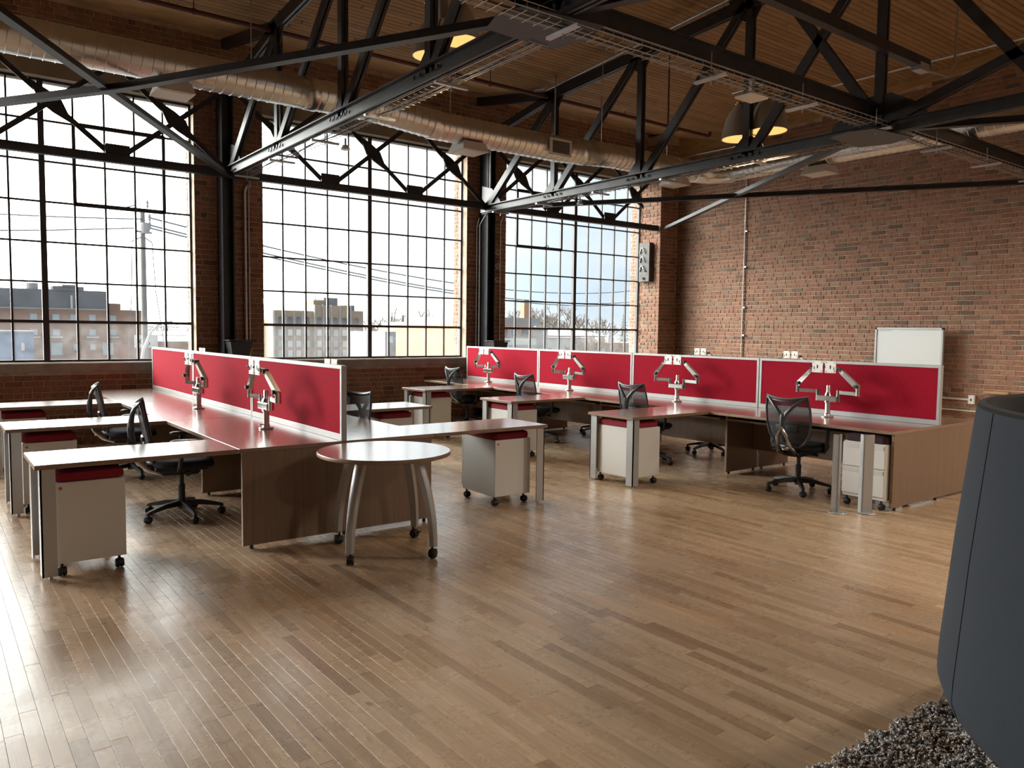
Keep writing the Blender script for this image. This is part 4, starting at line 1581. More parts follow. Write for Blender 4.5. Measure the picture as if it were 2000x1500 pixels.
def back_pt(s, u, push=0.0):
    """s -1..1 across, u 0..1 up"""
    z = 0.475 + 0.50 * u - 0.030 * max(0, u - 0.75) * 4 * (1 - s * s)
    y = -0.205 - 0.075 * max(0.0, u) ** 1.2 - 0.05 * (1 - s * s) - 0.012 * u - push
    return V((s * outline(u), y, z))


def office_chair(label, loc, rz, group):
    t = thing('office_chair', label, 'chair', loc, rz, group)
    b = MB()
    b.lathe([(0.001, 0.07), (0.032, 0.07), (0.036, 0.09), (0.036, 0.135), (0.028, 0.15), (0.028, 0.27), (0.02, 0.275), (0.02, 0.39), (0.001, 0.39)], 14)
    b.build('gas_column', M['black'], t, True)
    for k in range(5):
        a = 2 * pi * k / 5 + 0.3
        d = V((cos(a), sin(a), 0))
        s = V((-sin(a), cos(a), 0))
        b = MB()
        secs = [(0.02, 0.118, 0.030, 0.045), (0.16, 0.112, 0.024, 0.036), (0.30, 0.085, 0.017, 0.024), (0.325, 0.075, 0.014, 0.02)]
        vs, fs = [], []
        for r, z, hw, hh in secs:
            vs += [d * r + s * (i * hw) + V((0, 0, z + j * hh / 2)) for i, j in ((-1, -1), (1, -1), (0.7, 1), (-0.7, 1))]
        for q in range(len(secs) - 1):
            fs += [(q * 4 + i, q * 4 + (i + 1) % 4, q * 4 + 4 + (i + 1) % 4, q * 4 + 4 + i) for i in range(4)]
        fs += [(3, 2, 1, 0), tuple(len(vs) - 4 + i for i in range(4))]
        b.add(vs, fs)
        lg = b.build('base_leg', M['black'], t)
        b = MB()
        caster(b, 0, 0, 0.030, 0.052, 0.075)
        b.xf(Matrix.Translation(d * 0.31) @ Matrix.Rotation(a + 0.5 * k, 4, 'Z'))
        b.build('caster', M['rubber'], lg, True)
    b = MB()
    b.cbox(-0.09, -0.16, 0.365, 0.09, 0.14, 0.42, 0.015)
    b.cyl((0.10, 0.05, 0.385), (0.17, 0.05, 0.385), 0.02, 10).cyl((-0.10, 0.02, 0.39), (-0.22, 0.02, 0.39), 0.008, 8)
    b.cbox(-0.19, -0.20, 0.415, 0.19, 0.20, 0.435, 0.008)
    b.build('mechanism', M['black'], t)
    b = MB()
    rows = []
    for z, k in ((0.432, 0.86), (0.437, 0.94), (0.455, 1.0), (0.478, 0.985), (0.492, 0.92), (0.498, 0.75)):
        row = []
        for j in range(29):
            a = 2 * pi * j / 28
            cx, sx = cos(a), sin(a)
            e = 0.55
            px = 0.25 * k * math.copysign(abs(cx) ** e, cx)
            py = 0.235 * k * math.copysign(abs(sx) ** e, sx)
            row.append((px, py + 0.02, z - 0.018 * max(0, (py - 0.12) / 0.12) ** 2))
        rows.append(row)
    b.grid(rows)
    b.add(rows[-1][:-1], [tuple(range(28))]).add(rows[0][:-1], [tuple(range(28))[::-1]])
    b.build('seat', M['cseat'], t, True)
    b = MB()
    NS, NU = 10, 14
    b.grid([[back_pt(-1 + 2 * i / NS, j / NU) for i in range(NS + 1)] for j in range(NU + 1)])
    b.build('back_mesh', M['cmesh'], t, True)
    b = MB()
    ring = [back_pt(-1, j / 12) for j in range(13)] + [back_pt(-1 + 2 * i / 8, 1) for i in range(1, 8)] + [back_pt(1, 1 - j / 12) for j in range(13)] + [back_pt(1 - 2 * i / 6, 0) for i in range(1, 6)]
    b.tube(ring, [0.011 if 12 > abs(i - 16) > 5 else 0.014 for i in range(len(ring))], 8, False, True)
    # broad top edge the mesh is stretched over
    b.grid([[back_pt(-1 + 2 * i / 8, u, p) for i in range(9)] for u, p in ((1.0, -0.012), (1.005, 0.006), (0.95, 0.014), (0.94, 0.0))])
    b.build('back_frame', M['cframe'], t, True)
    # Y-shaped spine behind the mesh
    b = MB()
    b.tube([back_pt(0, 0.12, 0.075), back_pt(0, 0.35, 0.085), back_pt(0, 0.55, 0.075), back_pt(0, 0.66, 0.062)], [0.024, 0.028, 0.028, 0.024], 8)
    for s in (-1, 1):
        pts = [back_pt(s * 0.02, 0.52, 0.072), back_pt(s * 0.16, 0.68, 0.058), back_pt(s * 0.42, 0.82, 0.042), back_pt(s * 0.74, 0.94, 0.022), back_pt(s * 0.96, 0.99, 0.006)]
        b.tube(pts, [0.020, 0.021, 0.018, 0.014, 0.010], 8)
    b.build('spine', M['cframe'], t, True)
    b = MB()
    for s in (-1, 1):
        pts = [back_pt(0, 0.42, 0.105), back_pt(s * 0.22, 0.24, 0.105), back_pt(s * 0.50, 0.04, 0.085), V((s * 0.085, -0.25, 0.425)), V((s * 0.06, -0.15, 0.385)), V((s * 0.03, -0.08, 0.38))]
        b.tube(pts, [0.010, 0.019, 0.023, 0.024, 0.022, 0.016], 8)
    b.tube([back_pt(-0.4, -0.02, 0.055), back_pt(0, -0.04, 0.07), back_pt(0.4, -0.02, 0.055)], 0.013, 8)
    b.build('back_bracket', M['chrome'], t, True)
    b = MB()
    rows = [[back_pt(-0.5 + i / 6, u, -0.008 + dpush) for i in range(7)] for u, dpush in ((0.30, 0.0), (0.31, 0.022), (0.37, 0.03), (0.43, 0.022), (0.44, 0.0))]
    b.grid(rows)
    b.build('lumbar_pad', M['cframe'], t, True)
    for s in (-1, 1):
        b = MB()
        b.tube([(s * 0.18, -0.02, 0.425), (s * 0.27, -0.02, 0.43), (s * 0.285, -0.01, 0.47), (s * 0.285, 0.01, 0.655)], [0.018, 0.018, 0.020, 0.016], 8)
        ar = b.build('armrest', M['black'], t, True)
        b = MB()
        rows = []
        for z, k in ((0.652, 0.8), (0.658, 1.0), (0.672, 1.0), (0.680, 0.8)):
            rows.append([(s * 0.28 + 0.045 * k * cos(2 * pi * j / 16), 0.03 + 0.115 * k * sin(2 * pi * j / 16), z) for j in range(17)])
        b.grid(rows)
        b.add(rows[-1][:-1], [tuple(range(16))]).add(rows[0][:-1], [tuple(range(16))[::-1]])
        b.build('arm_pad', M['black'], ar, True)
    return t


CH = [((7.02, 4.49, 0), -pi / 2 + 0.12, 'black mesh office chair at the near end of the right red screens'),
      ((7.02, 6.55, 0), -pi / 2 - 0.02, 'black mesh office chair at the second desk of the right cluster'),
      ((7.06, 8.68, 0), -pi / 2 - 0.02, 'black mesh office chair at the third desk of the right cluster'),
      ((7.20, 10.75, 0), -pi / 2 + 0.0, 'black mesh office chair at the farthest desk of the right cluster'),
      ((1.70, 6.80, 0), -pi / 2 - 0.23, 'black mesh office chair seen edge-on at the nearest left desk'),
      ((1.74, 8.98, 0), -pi / 2 - 0.17, 'black mesh office chair seen edge-on at the middle left desk'),
      ((3.10, 6.90, 0), pi / 2 + 0.30, 'black mesh office chair with its back to the sunlit returns behind the round table'),
      ((8.30, 6.62, 0), pi / 2, 'office chair whose wheels show under the second right desk'),
      ((8.35, 8.80, 0), pi / 2, 'office chair whose wheels show under the third right desk')]
ch0 = office_chair(CH[0][2], CH[0][0], CH[0][1], 'mesh office chairs')
for loc, rz, lab in CH[1:]:
    dup(ch0, loc, rz, lab, 'mesh office chairs')

# round table
t = thing('round_table', 'round walnut table on four curved grey legs with black casters', 'table', (2.60, 4.93, 0))
MB().disc(0.465, ZD - 0.028, ZD, 72, ch=0.002).build('tabletop', M['top'], t, True)
MB().lathe([(0.4655, ZD - 0.026), (0.467, ZD - 0.024), (0.467, ZD - 0.004), (0.4655, ZD - 0.002)], 72).build('edge_band', M['edge'], t, True)
for k in range(4):
    a = radians(28 + 90 * k)
    d, s = V((cos(a), sin(a), 0)), V((-sin(a), cos(a), 0))
    b = MB()
    vs, fs = [], []
    nsec = 9
    for i in range(nsec):
        q = i / (nsec - 1)
        z = ZD - 0.03 - q * (ZD - 0.03 - 0.085)
        r = 0.275 + 0.135 * (1 - (1 - q) ** 1.9)
        hw, hd = 0.036 - 0.012 * q, 0.030 - 0.008 * q
        vs += [d * (r + j * hd) + s * (i_ * hw) + V((0, 0, z)) for i_, j in ((-1, -1), (1, -1), (1, 0.5), (0.45, 1), (-0.45, 1), (-1, 0.5))]
    for q in range(nsec - 1):
        fs += [(q * 6 + i, q * 6 + (i + 1) % 6, q * 6 + 6 + (i + 1) % 6, q * 6 + 6 + i) for i in range(6)]
    fs += [tuple(range(6))[::-1], tuple(len(vs) - 6 + i for i in range(6))]
    b.add(vs, fs)
    lg = b.build('leg', M['silver'], t, True)
    b = MB()
    caster(b, 0, 0, 0.034, 0.05, 0.095)
    b.box(-0.014, -0.05, 0.045, 0.014, -0.03, 0.055)
    b.xf(Matrix.Translation(d * 0.40) @ Matrix.Rotation(a + 1.1 * k, 4, 'Z'))
    b.build('caster', M['rubber'], lg, True)
MB().cbox(-0.26, -0.03, ZD - 0.05, 0.26, 0.03, ZD - 0.029, 0.003).cbox(-0.03, -0.26, ZD - 0.051, 0.03, 0.26, ZD - 0.0295, 0.003).build('under_frame', M['silver'], t)

# two leftover posts of a missing return
for (x, y, w_, dd, lab, rz) in ((6.46, 3.73, 0.055, 0.05, 'narrow silver desk post standing alone on a floor plate', 0.2), (6.67, 3.58, 0.10, 0.05, 'wide silver desk post standing alone before the drawer pedestal', -0.5)):
    t = thing('desk_post', lab, 'post', (x, y, 0), rz, 'free standing desk posts')
    MB().box(-w_ / 2, -0.006, 0.006, w_ / 2, 0.006, 0.70).box(-w_ / 2, -0.006, 0.006, -w_ / 2 + 0.012, dd, 0.70).build('post', M['silver'], t)
    MB().disc(0.085, 0.0, 0.007, 22).build('floor_plate', M['silver'], t, True)
    b = MB()
    for k in range(6):
        a = k * pi / 3
        b.disc(0.008, 0.007, 0.012, 8, (0.065 * cos(a), 0.065 * sin(a)), 0.001)
    b.build('screws', M['zinc'], t, kind='stuff')

# bench by the brick wall (only its monitor arms show above the screens)
t = thing('wall_bench', 'walnut bench desk hidden behind the right cluster near the brick wall', 'desk', (11.4, 8.2, 0))
MB().cbox(-0.38, -2.0, ZD - 0.03, 0.38, 2.0, ZD, 0.002).build('desktop', M['top'], t)
for y in (-1.97, 1.97, 0.0):
    MB().box(-0.34, y - 0.013, 0.0, 0.34, y + 0.013, ZD - 0.03).build('leg_panel', M['panel'], t)
dup(arm0, (11.3, 9.22, ZD + 0.0), 0, 'white twin monitor arm rising behind the screens, nearest the brick corner', 'twin monitor arms')
dup(arm0, (11.3, 7.38, ZD + 0.0), 0, 'white twin monitor arm rising behind the screens, nearest the whiteboard', 'twin monitor arms')

# whiteboard
t = thing('whiteboard', 'tall white board in an aluminium frame standing against the brick wall', 'whiteboard', (12.93, 6.35, 0))
b = MB()
MB().cbox(-0.012, -0.53, 0.35, 0.012, 0.53, 1.675, 0.001).build('writing_surface', M['board_white'], t)
for (y0, y1, z0, z1) in ((-0.555, -0.525, 0.08, 1.71), (0.525, 0.555, 0.08, 1.71), (-0.555, 0.555, 1.675, 1.71), (-0.555, 0.555, 0.32, 0.355)):
    MB().cbox(-0.024, y0, z0, 0.024, y1, z1, 0.002).build('frame_bar', M['frame'], t)
MB().box(-0.0145, 0.28, 1.645, -0.012, 0.49, 1.665).build('maker_strip', M['silver'], t, label='thin grey strip at the top corner')
for y in (-0.54, 0.54):
    MB().cbox(-0.10, y - 0.02, 0.0, 0.17, y + 0.02, 0.08, 0.004).build('foot', M['frame'], t)

# outlet and surface raceway
t = thing('wall_outlet', 'white outlet box with pale raceways on the brick wall by the sofa', 'outlet', (XR - 0.03, 5.42, 0.58), world=True)
MB().cbox(XR - 0.055, 5.37, 0.52, XR - 0.012, 5.46, 0.66, 0.004).build('box', M['whiteplastic'], t)
MB().box(XR - 0.058, 5.405, 0.57, XR - 0.055, 5.425, 0.605).build('socket', M['dark'], t)
MB().box(XR - 0.03, 5.46, 0.575, XR - 0.012, 9.74, 0.60).build('upper_raceway', M['whiteplastic'], t)
MB().box(XR - 0.03, 4.0, 0.40, XR - 0.012, 9.74, 0.42).build('lower_raceway', M['whiteplastic'], t)
MB().cbox(XR - 0.05, 4.9, 0.70, XR - 0.012, 5.25, 0.74, 0.003).build('top_strip', M['nailer'], t)

# ---- curved high-back sofa
SC = V((3.80, 0.15, 0))
A0, A1 = radians(58), radians(302)
t = thing('curved_sofa', 'dark blue-grey felt high-back round sofa on the shaggy rug', 'sofa', SC)


def shell_r(z):
    pts = [(0.150, 1.22), (0.156, 1.28), (0.170, 1.325), (0.20, 1.362), (0.26, 1.385), (0.34, 1.382), (0.8, 1.345), (1.31, 1.293)]
    for (a, ra), (c, rc) in zip(pts, pts[1:]):
        if z <= c:
            return ra + (rc - ra) * (z - a) / (c - a)
    return pts[-1][1]


NA = 72
zs = [0.150, 0.156, 0.170, 0.20, 0.26, 0.34, 0.55, 0.8, 1.05, 1.28, 1.31]
b = MB()
b.grid([[(shell_r(z) * cos(A0 + (A1 - A0) * j / NA), shell_r(z) * sin(A0 + (A1 - A0) * j / NA), z) for j in range(NA + 1)] for z in zs])
b.build('outer_shell', M['felt'], t, True)
b = MB()
pf = [(shell_r(1.31), 1.31), (shell_r(1.31) - 0.006, 1.322), (shell_r(1.31) - 0.03, 1.327), (shell_r(1.31) - 0.055, 1.318), (shell_r(1.31) - 0.06, 1.30), (1.265, 0.8), (1.27, 0.42)]
b.grid([[(r * cos(A0 + (A1 - A0) * j / NA), r * sin(A0 + (A1 - A0) * j / NA), z) for j in range(NA + 1)] for r, z in pf])
b.build('inner_lining', M['felt_in'], t, True)
b = MB()
for a in (A0, A1):
    row = [(shell_r(z), z) for z in zs] + [(shell_r(1.31) - 0.06, 1.30), (1.265, 0.8), (1.27, 0.30), (1.2, 0.15)]
    b.add([(r * cos(a), r * sin(a), z) for r, z in row], [tuple(range(len(row)))])
b.build('shell_ends', M['felt'], t)
b = MB()
b.grid([[(r * cos(A0 + (A1 - A0) * j / NA), r * sin(A0 + (A1 - A0) * j / NA), z) for j in range(NA + 1)] for r, z in ((1.27, 0.43), (1.2, 0.445), (0.78, 0.445), (0.70, 0.42), (0.68, 0.32), (0.74, 0.2), (1.22, 0.15))])
b.build('seat', M['felt'], t, True)
for k, deg in enumerate((128.5, 200, 262)):
    a = radians(deg)
    b = MB()
    b.tube([((shell_r(z) + 0.0005) * cos(a + 0.015 * (1.3 - z)), (shell_r(z) + 0.0005) * sin(a + 0.015 * (1.3 - z)), z) for z in zs[1:]], 0.0022, 5)
    b.build('seam', M['felt_in'], t, True)
for deg in (112, 180, 246):
    a = radians(deg)
    d = V((cos(a), sin(a), 0))
    b = MB()
    b.beam(d * 1.33 + V((0, 0, 0.20)), d * 1.385 + V((0, 0, 0.022)), 0.036, 0.014, d)
    b.build('leg', M['alu'], t)
# ---- shaggy rug
rug = MB().box(1.7, -1.5, 0.0, 5.6, 1.47, 0.018).build('shaggy_rug', M['rugbase'])
tag(rug, 'cream and grey shaggy rug under the dark round sofa', 'rug')
rnd = random.Random(12)
ico_v = []
ph = (1 + sqrt(5)) / 2
for s1 in (-1, 1):
    for s2 in (-1, 1):
        ico_v += [(0, s1, s2 * ph), (s1, s2 * ph, 0), (s2 * ph, 0, s1)]
ico_v = [V(p).normalized() for p in ico_v]
ico_f = []
for i in range(12):
    for j in range(i + 1, 12):
        for k in range(j + 1, 12):
            if all((ico_v[p] - ico_v[q]).length < 1.1 for p, q in ((i, j), (j, k), (i, k))):
                ico_f.append((i, j, k))
tv, tf = [], []


def tuft(x, y, z, r, st):
    ax = V((rnd.uniform(-1, 1), rnd.uniform(-1, 1), rnd.uniform(-0.3, 1.0))).normalized()
    n = len(tv)
    for p in ico_v:
        q = p * r * rnd.uniform(0.75, 1.25)
        q += ax * (q.dot(ax) * st)
        tv.append((x + q.x, y + q.y, max(0.003, z + q.z)))
    tf.extend((a + n, b_ + n, c + n) for a, b_, c in ico_f)


for i in range(15000):
    x, y = rnd.uniform(2.2, 4.3), rnd.uniform(0.7, 1.485 + 0.012)
    y = min(y, 1.475 + 0.02 * sin(x * 31) + 0.012 * sin(x * 77) + rnd.uniform(-0.01, 0.02))
    q = project((x, y, 0))
    if q is None or not (1500 < q[0] < 2080 and q[1] < 1580):
        continue
    if rnd.random() < 0.3:
        x0, y0 = x, y
        for k in range(3):
            tuft(x0, y0, 0.032 + rnd.uniform(-0.006, 0.014), 0.0052, 0.3)
            x0 += rnd.uniform(-0.009, 0.009)
            y0 += rnd.uniform(-0.009, 0.009)
    else:
        tuft(x, y, 0.026 + rnd.uniform(-0.008, 0.014), rnd.uniform(0.0045, 0.0078), rnd.uniform(0.3, 1.6))
for i in range(5000):
    x, y = rnd.uniform(1.72, 5.58), rnd.uniform(-1.48, 1.45)
    tuft(x, y, 0.024, 0.016, 0.5)
me = bpy.data.meshes.new('pile')
me.from_pydata(tv, [], tf)
me.materials.append(M['tuft'])
for p in me.polygons:
    p.use_smooth = True
o = bpy.data.objects.new('pile', me)
COL.objects.link(o)
o.parent = rug
o['kind'] = 'stuff'

# ================================================================== OUTDOORS
GZ = -6.5
struct(MB().box(-150, 14, GZ - 1, 330, 420, GZ).build('ground', M['ground']))
struct(MB().box(-150, 24, GZ, 330, 33, GZ + 0.02).build('road_1', M['asphalt']))


def bwin(t, x, y, z, w, h, pane, frame=None, sill=None):
    f = MB().box(x - w / 2 - 0.06, y - 0.10, z - h / 2 - 0.06, x + w / 2 + 0.06, y + 0.02, z + h / 2 + 0.06).build('window', frame or M['bgrey'], t)
    MB().box(x - w / 2, y - 0.13, z - h / 2, x + w / 2, y - 0.10, z + h / 2).build('pane', pane, f)
    if sill:
        MB().box(x - w / 2 - 0.25, y - 0.22, z - h / 2 - sill - 0.12, x + w / 2 + 0.25, y, z - h / 2 - sill).build('sill', M['bwhite'], f)


# old mill behind the leftmost window
t = thing('mill_building', 'dark brick mill with slate upper storey seen through the leftmost window', 'building', (8, 75, GZ), world=True)
MB().box(-12, 75, GZ, 13.0, 92, 2.95).build('brick_wall', M['bbrick'], t)
MB().box(-12, 75.3, 2.95, 12.98, 91, 4.55).box(8.9, 75.2, 4.5, 11.2, 80, 4.85).box(9.6, 75.1, 4.8, 10.6, 79, 4.98).build('slate_storey', M['bslate'], t)
MB().box(13.0, 76, GZ, 14.15, 90, 3.55).box(14.15, 76, GZ, 16.2, 90, 3.0).build('side_wing', M['bbrick'], t)
MB().box(-12, 74.95, 2.90, 13.0, 75.3, 3.02).build('cornice', M['bgrey'], t)
MB().cyl((7.6, 77, 4.5), (7.6, 77, 5.1), 0.45, 12).build('roof_tank', M['bgrey'], t)
MB().box(8.25, 76, 4.5, 8.7, 76.6, 5.05).box(6.4, 77, 4.5, 6.45, 77.05, 5.0).box(6.9, 77, 4.5, 6.95, 77.05, 5.0).box(6.4, 77, 4.95, 6.95, 77.05, 5.0).build('roof_vent', M['bgrey'], t)
MB().box(10.18, 74.9, 3.0, 10.3, 75.25, 4.1).build('downpipe', M['bwhite'], t)
for x in (7.45, 9.05, 10.35, 11.75, -2, 1, 4):
    bwin(t, x, 75, 2.25, 0.42, 0.42, M['bpane'])
    if x != 10.35:
        bwin(t, x, 75, 1.0, 0.42, 0.44, M['bpane'], None, 0.12)
for x in (9.05, 12.95 - 0.05):
    bwin(t, x, 75 if x < 12 else 75, -0.4, 0.75, 0.95, M['bpane'])
for x in (10.5, 11.75):
    bwin(t, x, 75, -0.25, 0.36, 0.42, M['bpane'])
for x in (13.5,):
    bwin(t, x, 76, 2.25, 0.42, 0.42, M['bpane'])
    bwin(t, x, 76, 1.0, 0.42, 0.44, M['bpane'], None, 0.12)
t = thing('blue_shed', 'blue-grey metal shed before the mill at the left edge', 'building', (3, 68, GZ), world=True)
MB().box(-4, 66, GZ, 6.55, 72, 1.05).build('wall', M['bblue'], t)
MB().box(-4.1, 65.9, 1.05, 6.65, 72.1, 1.16).build('roof_edge', M['bgrey'], t)
MB().box(5.75, 65.8, -0.25, 5.95, 65.98, 0.30).build('lamp_panel', M['bwhite'], t)

# apartment block behind the middle window
t = thing('apartment_block', 'brown stone apartment block with arched top windows through the middle window', 'building', (51, 120, GZ), world=True)
MB().box(43.9, 120, GZ, 50.5, 135, 4.35).build('left_wing', M['bstone'], t)
MB().box(50.5, 119.6, GZ, 57.0, 136, 5.35).build('centre_block', M['bstone'], t)
MB().box(57.0, 120, GZ, 59.3, 134, 4.55).build('right_wing', M['bstone'], t)
MB().box(51.4, 122, 5.3, 53.2, 126, 6.2).build('tan_penthouse', M['btan'], t)
MB().box(53.2, 122, 5.3, 55.6, 127, 6.65).box(57.0, 121.5, 4.5, 58.4, 126, 5.5).build('blue_penthouse', M['bblue'] if False else M['bslate'], t)
MB().cyl((52.6, 124, 6.2), (52.6, 124, 6.9), 0.05, 6).cyl((55.2, 124, 6.6), (55.2, 124, 7.2), 0.05, 6).beam((52.6, 124, 6.95), (55.2, 124, 7.15), 0.06, 0.06).cyl((58.9, 124, 4.5), (58.9, 124, 7.6), 0.04, 6).cyl((56.2, 124, 5.3), (56.2, 124, 6.9), 0.04, 6).build('roof_mast', M['bgrey'], t)
for i, x in enumerate((45.1, 46.6, 48.0, 49.4, 51.3, 52.7, 54.1, 55.7, 58.0)):
    y = 120 if (x < 50.5 or x > 57) else 119.6
    b = MB()
    f = MB().box(x - 0.5, y - 0.08, 2.2, x + 0.5, y + 0.05, 3.3).build('window', M['bgrey'], t)
    pts = [(-0.42, 2.28), (0.42, 2.28), (0.42, 3.1)] + [(0.42 * cos(q), 3.1 + 0.3 * sin(q)) for q in [k * pi / 8 for k in range(1, 8)]] + [(-0.42, 3.1)]
    MB().prism(pts, lambda a, c, n: (x + a, y - 0.10 + n, c), -0.02, 0.02).build('pane', M['bdark'], f)
    MB().box(x - 0.6, y - 0.25, 2.02, x + 0.6, y, 2.16).build('sill', M['bwhite'], f)
    for z in (0.9, -0.9, -2.4):
        bwin(t, x, y, z, 0.75, 0.95, M['bwhite'] if i % 3 else M['bpane'])
for x in (44.1, 45.85, 47.3, 48.7, 50.6, 52.0, 53.4, 54.9, 56.8):
    y = 119.85 if (x < 50.5) else 119.4
    MB().box(x - 0.12, y, GZ, x + 0.12, y + 0.3, 4.4 if x < 50.5 else 5.4).build('pilaster', M['bgrey'], t)
MB().box(42.0, 125, GZ, 43.4, 135, 3.5).build('far_block', M['bbrick'], t)

# buildings to the right
t = thing('tan_building', 'flat tan building with grey roof behind the right side of the middle window', 'building', (57, 90, GZ), world=True)
MB().box(53.8, 90, GZ, 62, 104, 1.9).build('wall', M['btan'], t)
MB().box(53.8, 91, 1.9, 62, 103, 2.65).build('roof_storey', M['bgrey'], t)
for z in (1.2, -0.4):
    bwin(t, 54.2, 90, z, 0.55, 0.9, M['bdark'])
    bwin(t, 59.0, 90, z, 0.55, 0.9, M['bdark'])
MB().box(53.8, 88.5, GZ, 60, 90, -0.9).build('lean_to', M['bslate'], t)
t = thing('shop_awning_building', 'low grey shop with pink lettering below the middle window trees', 'building', (48, 88, GZ), world=True)
MB().box(46.5, 88, GZ, 53, 98, 1.3).build('wall', M['bslate'], t)
MB().box(48.2, 87.9, -1.6, 51.2, 88, -0.7).build('sign_board', M['bwhite'], t)
for k in range(4):
    bwin(t, 47.2 + k * 1.5, 88, 0.35, 0.6, 0.8, M['bpane'])


def letters(txt, size, loc, mt, parent, rx=pi / 2, rz=0.0):
    c = bpy.data.curves.new('lettering', 'FONT')
    c.body = txt
    c.size = size
    c.extrude = 0.01
    c.materials.append(mt)
    tmp = bpy.data.objects.new('lettering', c)
    COL.objects.link(tmp)
    me = bpy.data.meshes.new_from_object(tmp.evaluated_get(bpy.context.evaluated_depsgraph_get()))
    bpy.data.objects.remove(tmp)
    me.materials.clear()
    me.materials.append(mt)
    o = bpy.data.objects.new('lettering', me)
    o['kind'] = 'stuff'
    COL.objects.link(o)
    off = OFF.get(parent.name, V((0, 0, 0)))
    o.parent = parent
    o.location = V(loc) - off
    o.rotation_euler = (rx, 0, rz)
    return o


letters('Bos', 0.85, (49.2, 87.85, -1.45), M['signred'], t)
t = thing('orange_shop', 'orange brick shop with gridded windows and white lettering, left in the rightmost window', 'building', (41, 55, GZ), world=True)
MB().box(36, 55, GZ, 43.9, 66, 2.05).build('wall', M['borange'], t)
MB().box(36, 56, 2.05, 45.5, 64, 2.75).build('roof_storey', M['bgrey'], t)
MB().box(36, 54.8, 0.35, 44.0, 55, 0.95).build('fascia', M['bwhite'], t)
MB().box(36, 54.85, GZ, 43.95, 55, 0.35).build('shopfront', M['bgrey'], t)
for x in (39.6, 40.6, 41.6, 42.9):
    bwin(t, x, 55, 1.42, 0.62 if x < 42 else 0.95, 0.72, M['bdark'])
letters('ozMos', 0.62, (40.35, 54.8, -0.25), M['bwhite'], t)
MB().box(42.6, 54.7, -0.8, 43.2, 54.85, 0.1).build('banner', M['signred'], t)
t = thing('grey_hall', 'tall pale grey clad wall beside the orange shop', 'building', (45.5, 57, GZ), world=True)
MB().box(44.0, 57, GZ, 47.2, 70, 1.85).build('wall', M['bgrey'], t)
MB().box(43.9, 56.9, 1.85, 47.3, 70, 1.95).build('parapet', M['bwhite'], t)
t = thing('white_warehouse', 'low white warehouse with grey shutters in the rightmost window', 'building', (58, 68, GZ), world=True)
MB().box(52, 68, GZ, 62.5, 82, 0.75).build('wall', M['bwhite'], t)
for x in (56.0, 59.8):
    bwin(t, x, 68, -0.75, 1.6, 0.9, M['bslate'])
MB().box(52, 67.9, 0.75, 62.6, 82, 0.9).build('parapet', M['bgrey'], t)
t = thing('brick_row', 'dull red brick row with roof units in the rightmost window', 'building', (68, 70, GZ), world=True)
MB().box(62.5, 70, GZ, 80, 84, 0.25).build('wall', M['bbrick'], t)
for x in (64, 66.2, 68.0, 69.6):
    MB().box(x, 72, 0.25, x + 1.0, 73.5, 0.9).build('roof_unit', M['bwhite'], t)
bwin(t, 66.2, 70, -0.9, 1.8, 0.7, M['bpane'])
t = thing('red_house', 'red brick house far behind the white warehouse', 'building', (66, 96, GZ), world=True)
MB().box(62, 96, GZ, 92, 106, 0.9).build('wall', M['bbrick'], t)
MB().add([(61.5, 95.5, 0.9), (92.5, 95.5, 0.9), (92.5, 106.5, 0.9), (61.5, 106.5, 0.9), (64, 101, 2.0), (90, 101, 2.0)], [(0, 1, 5, 4), (2, 3, 4, 5), (0, 4, 3), (1, 2, 5), (0, 3, 2, 1)]).build('roof', M['bgrey'], t)
t = thing('brick_chimney', 'slim brick chimney among the bare trees', 'chimney', (86, 111, GZ), world=True)
MB().box(86.4, 111, GZ, 87.6, 112.2, 6.9).build('stack', M['borange'], t)
MB().box(86.3, 110.9, 6.9, 87.7, 112.3, 7.2).build('cap', M['bgrey'], t)
t = thing('station_sign', 'white sign with a black letter before the mill, by the pole', 'sign', (11.2, 52, GZ), world=True)
MB().box(10.45, 52, 0.28, 11.75, 52.1, 1.05).build('board', M['bwhite'], t)
letters('KS', 0.72, (10.52, 51.98, 0.40), M['black'], t)
MB().cyl((11.1, 52.2, GZ), (11.1, 52.2, 0.3), 0.09, 8).build('post', M['bgrey'], t)
t = thing('street_lamp', 'pale curved street lamp arm rising past the sign', 'street lamp', (8.5, 40, GZ), world=True)
MB().tube([(8.2, 40, GZ), (8.25, 40, -0.4), (8.4, 40, 0.5), (8.75, 40, 1.35), (9.1, 40, 1.7), (9.7, 40, 1.85)], [0.09, 0.08, 0.075, 0.07, 0.06, 0.05], 8).build('mast', M['bwhite'], t, True)
t = thing('gantry_truss', 'pale lattice gantry at the right of the leftmost window', 'gantry', (18, 80, GZ), world=True)
b = MB()
for z in (1.55, 0.75):
    b.beam((16.4, 80, z), (24.5, 80, z), 0.09, 0.09)
for k in range(8):
    b.beam((16.4 + k, 80, 0.75), (16.9 + k, 80, 1.55), 0.05, 0.05).beam((16.9 + k, 80, 1.55), (17.4 + k, 80, 0.75), 0.05, 0.05)
b.build('lattice', M['bwhite'], t)
MB().box(16.6, 79.9, GZ, 16.8, 80.1, 0.8).box(24.2, 79.9, GZ, 24.4, 80.1, 0.8).build('post', M['bwhite'], t)
t = thing('green_roof_house', 'low house with pale green roof right of the utility pole', 'house', (17, 85, GZ), world=True)
MB().box(16.5, 85, GZ, 26, 96, 0.1).build('wall', M['bbrick'], t)
MB().add([(16.2, 84.6, 0.1), (26.3, 84.6, 0.1), (26.3, 96, 0.1), (16.2, 96, 0.1), (17.5, 90, 1.1), (25, 90, 1.1)], [(0, 1, 5, 4), (2, 3, 4, 5), (0, 4, 3), (1, 2, 5), (0, 3, 2, 1)]).build('roof', M['bpane'], t)

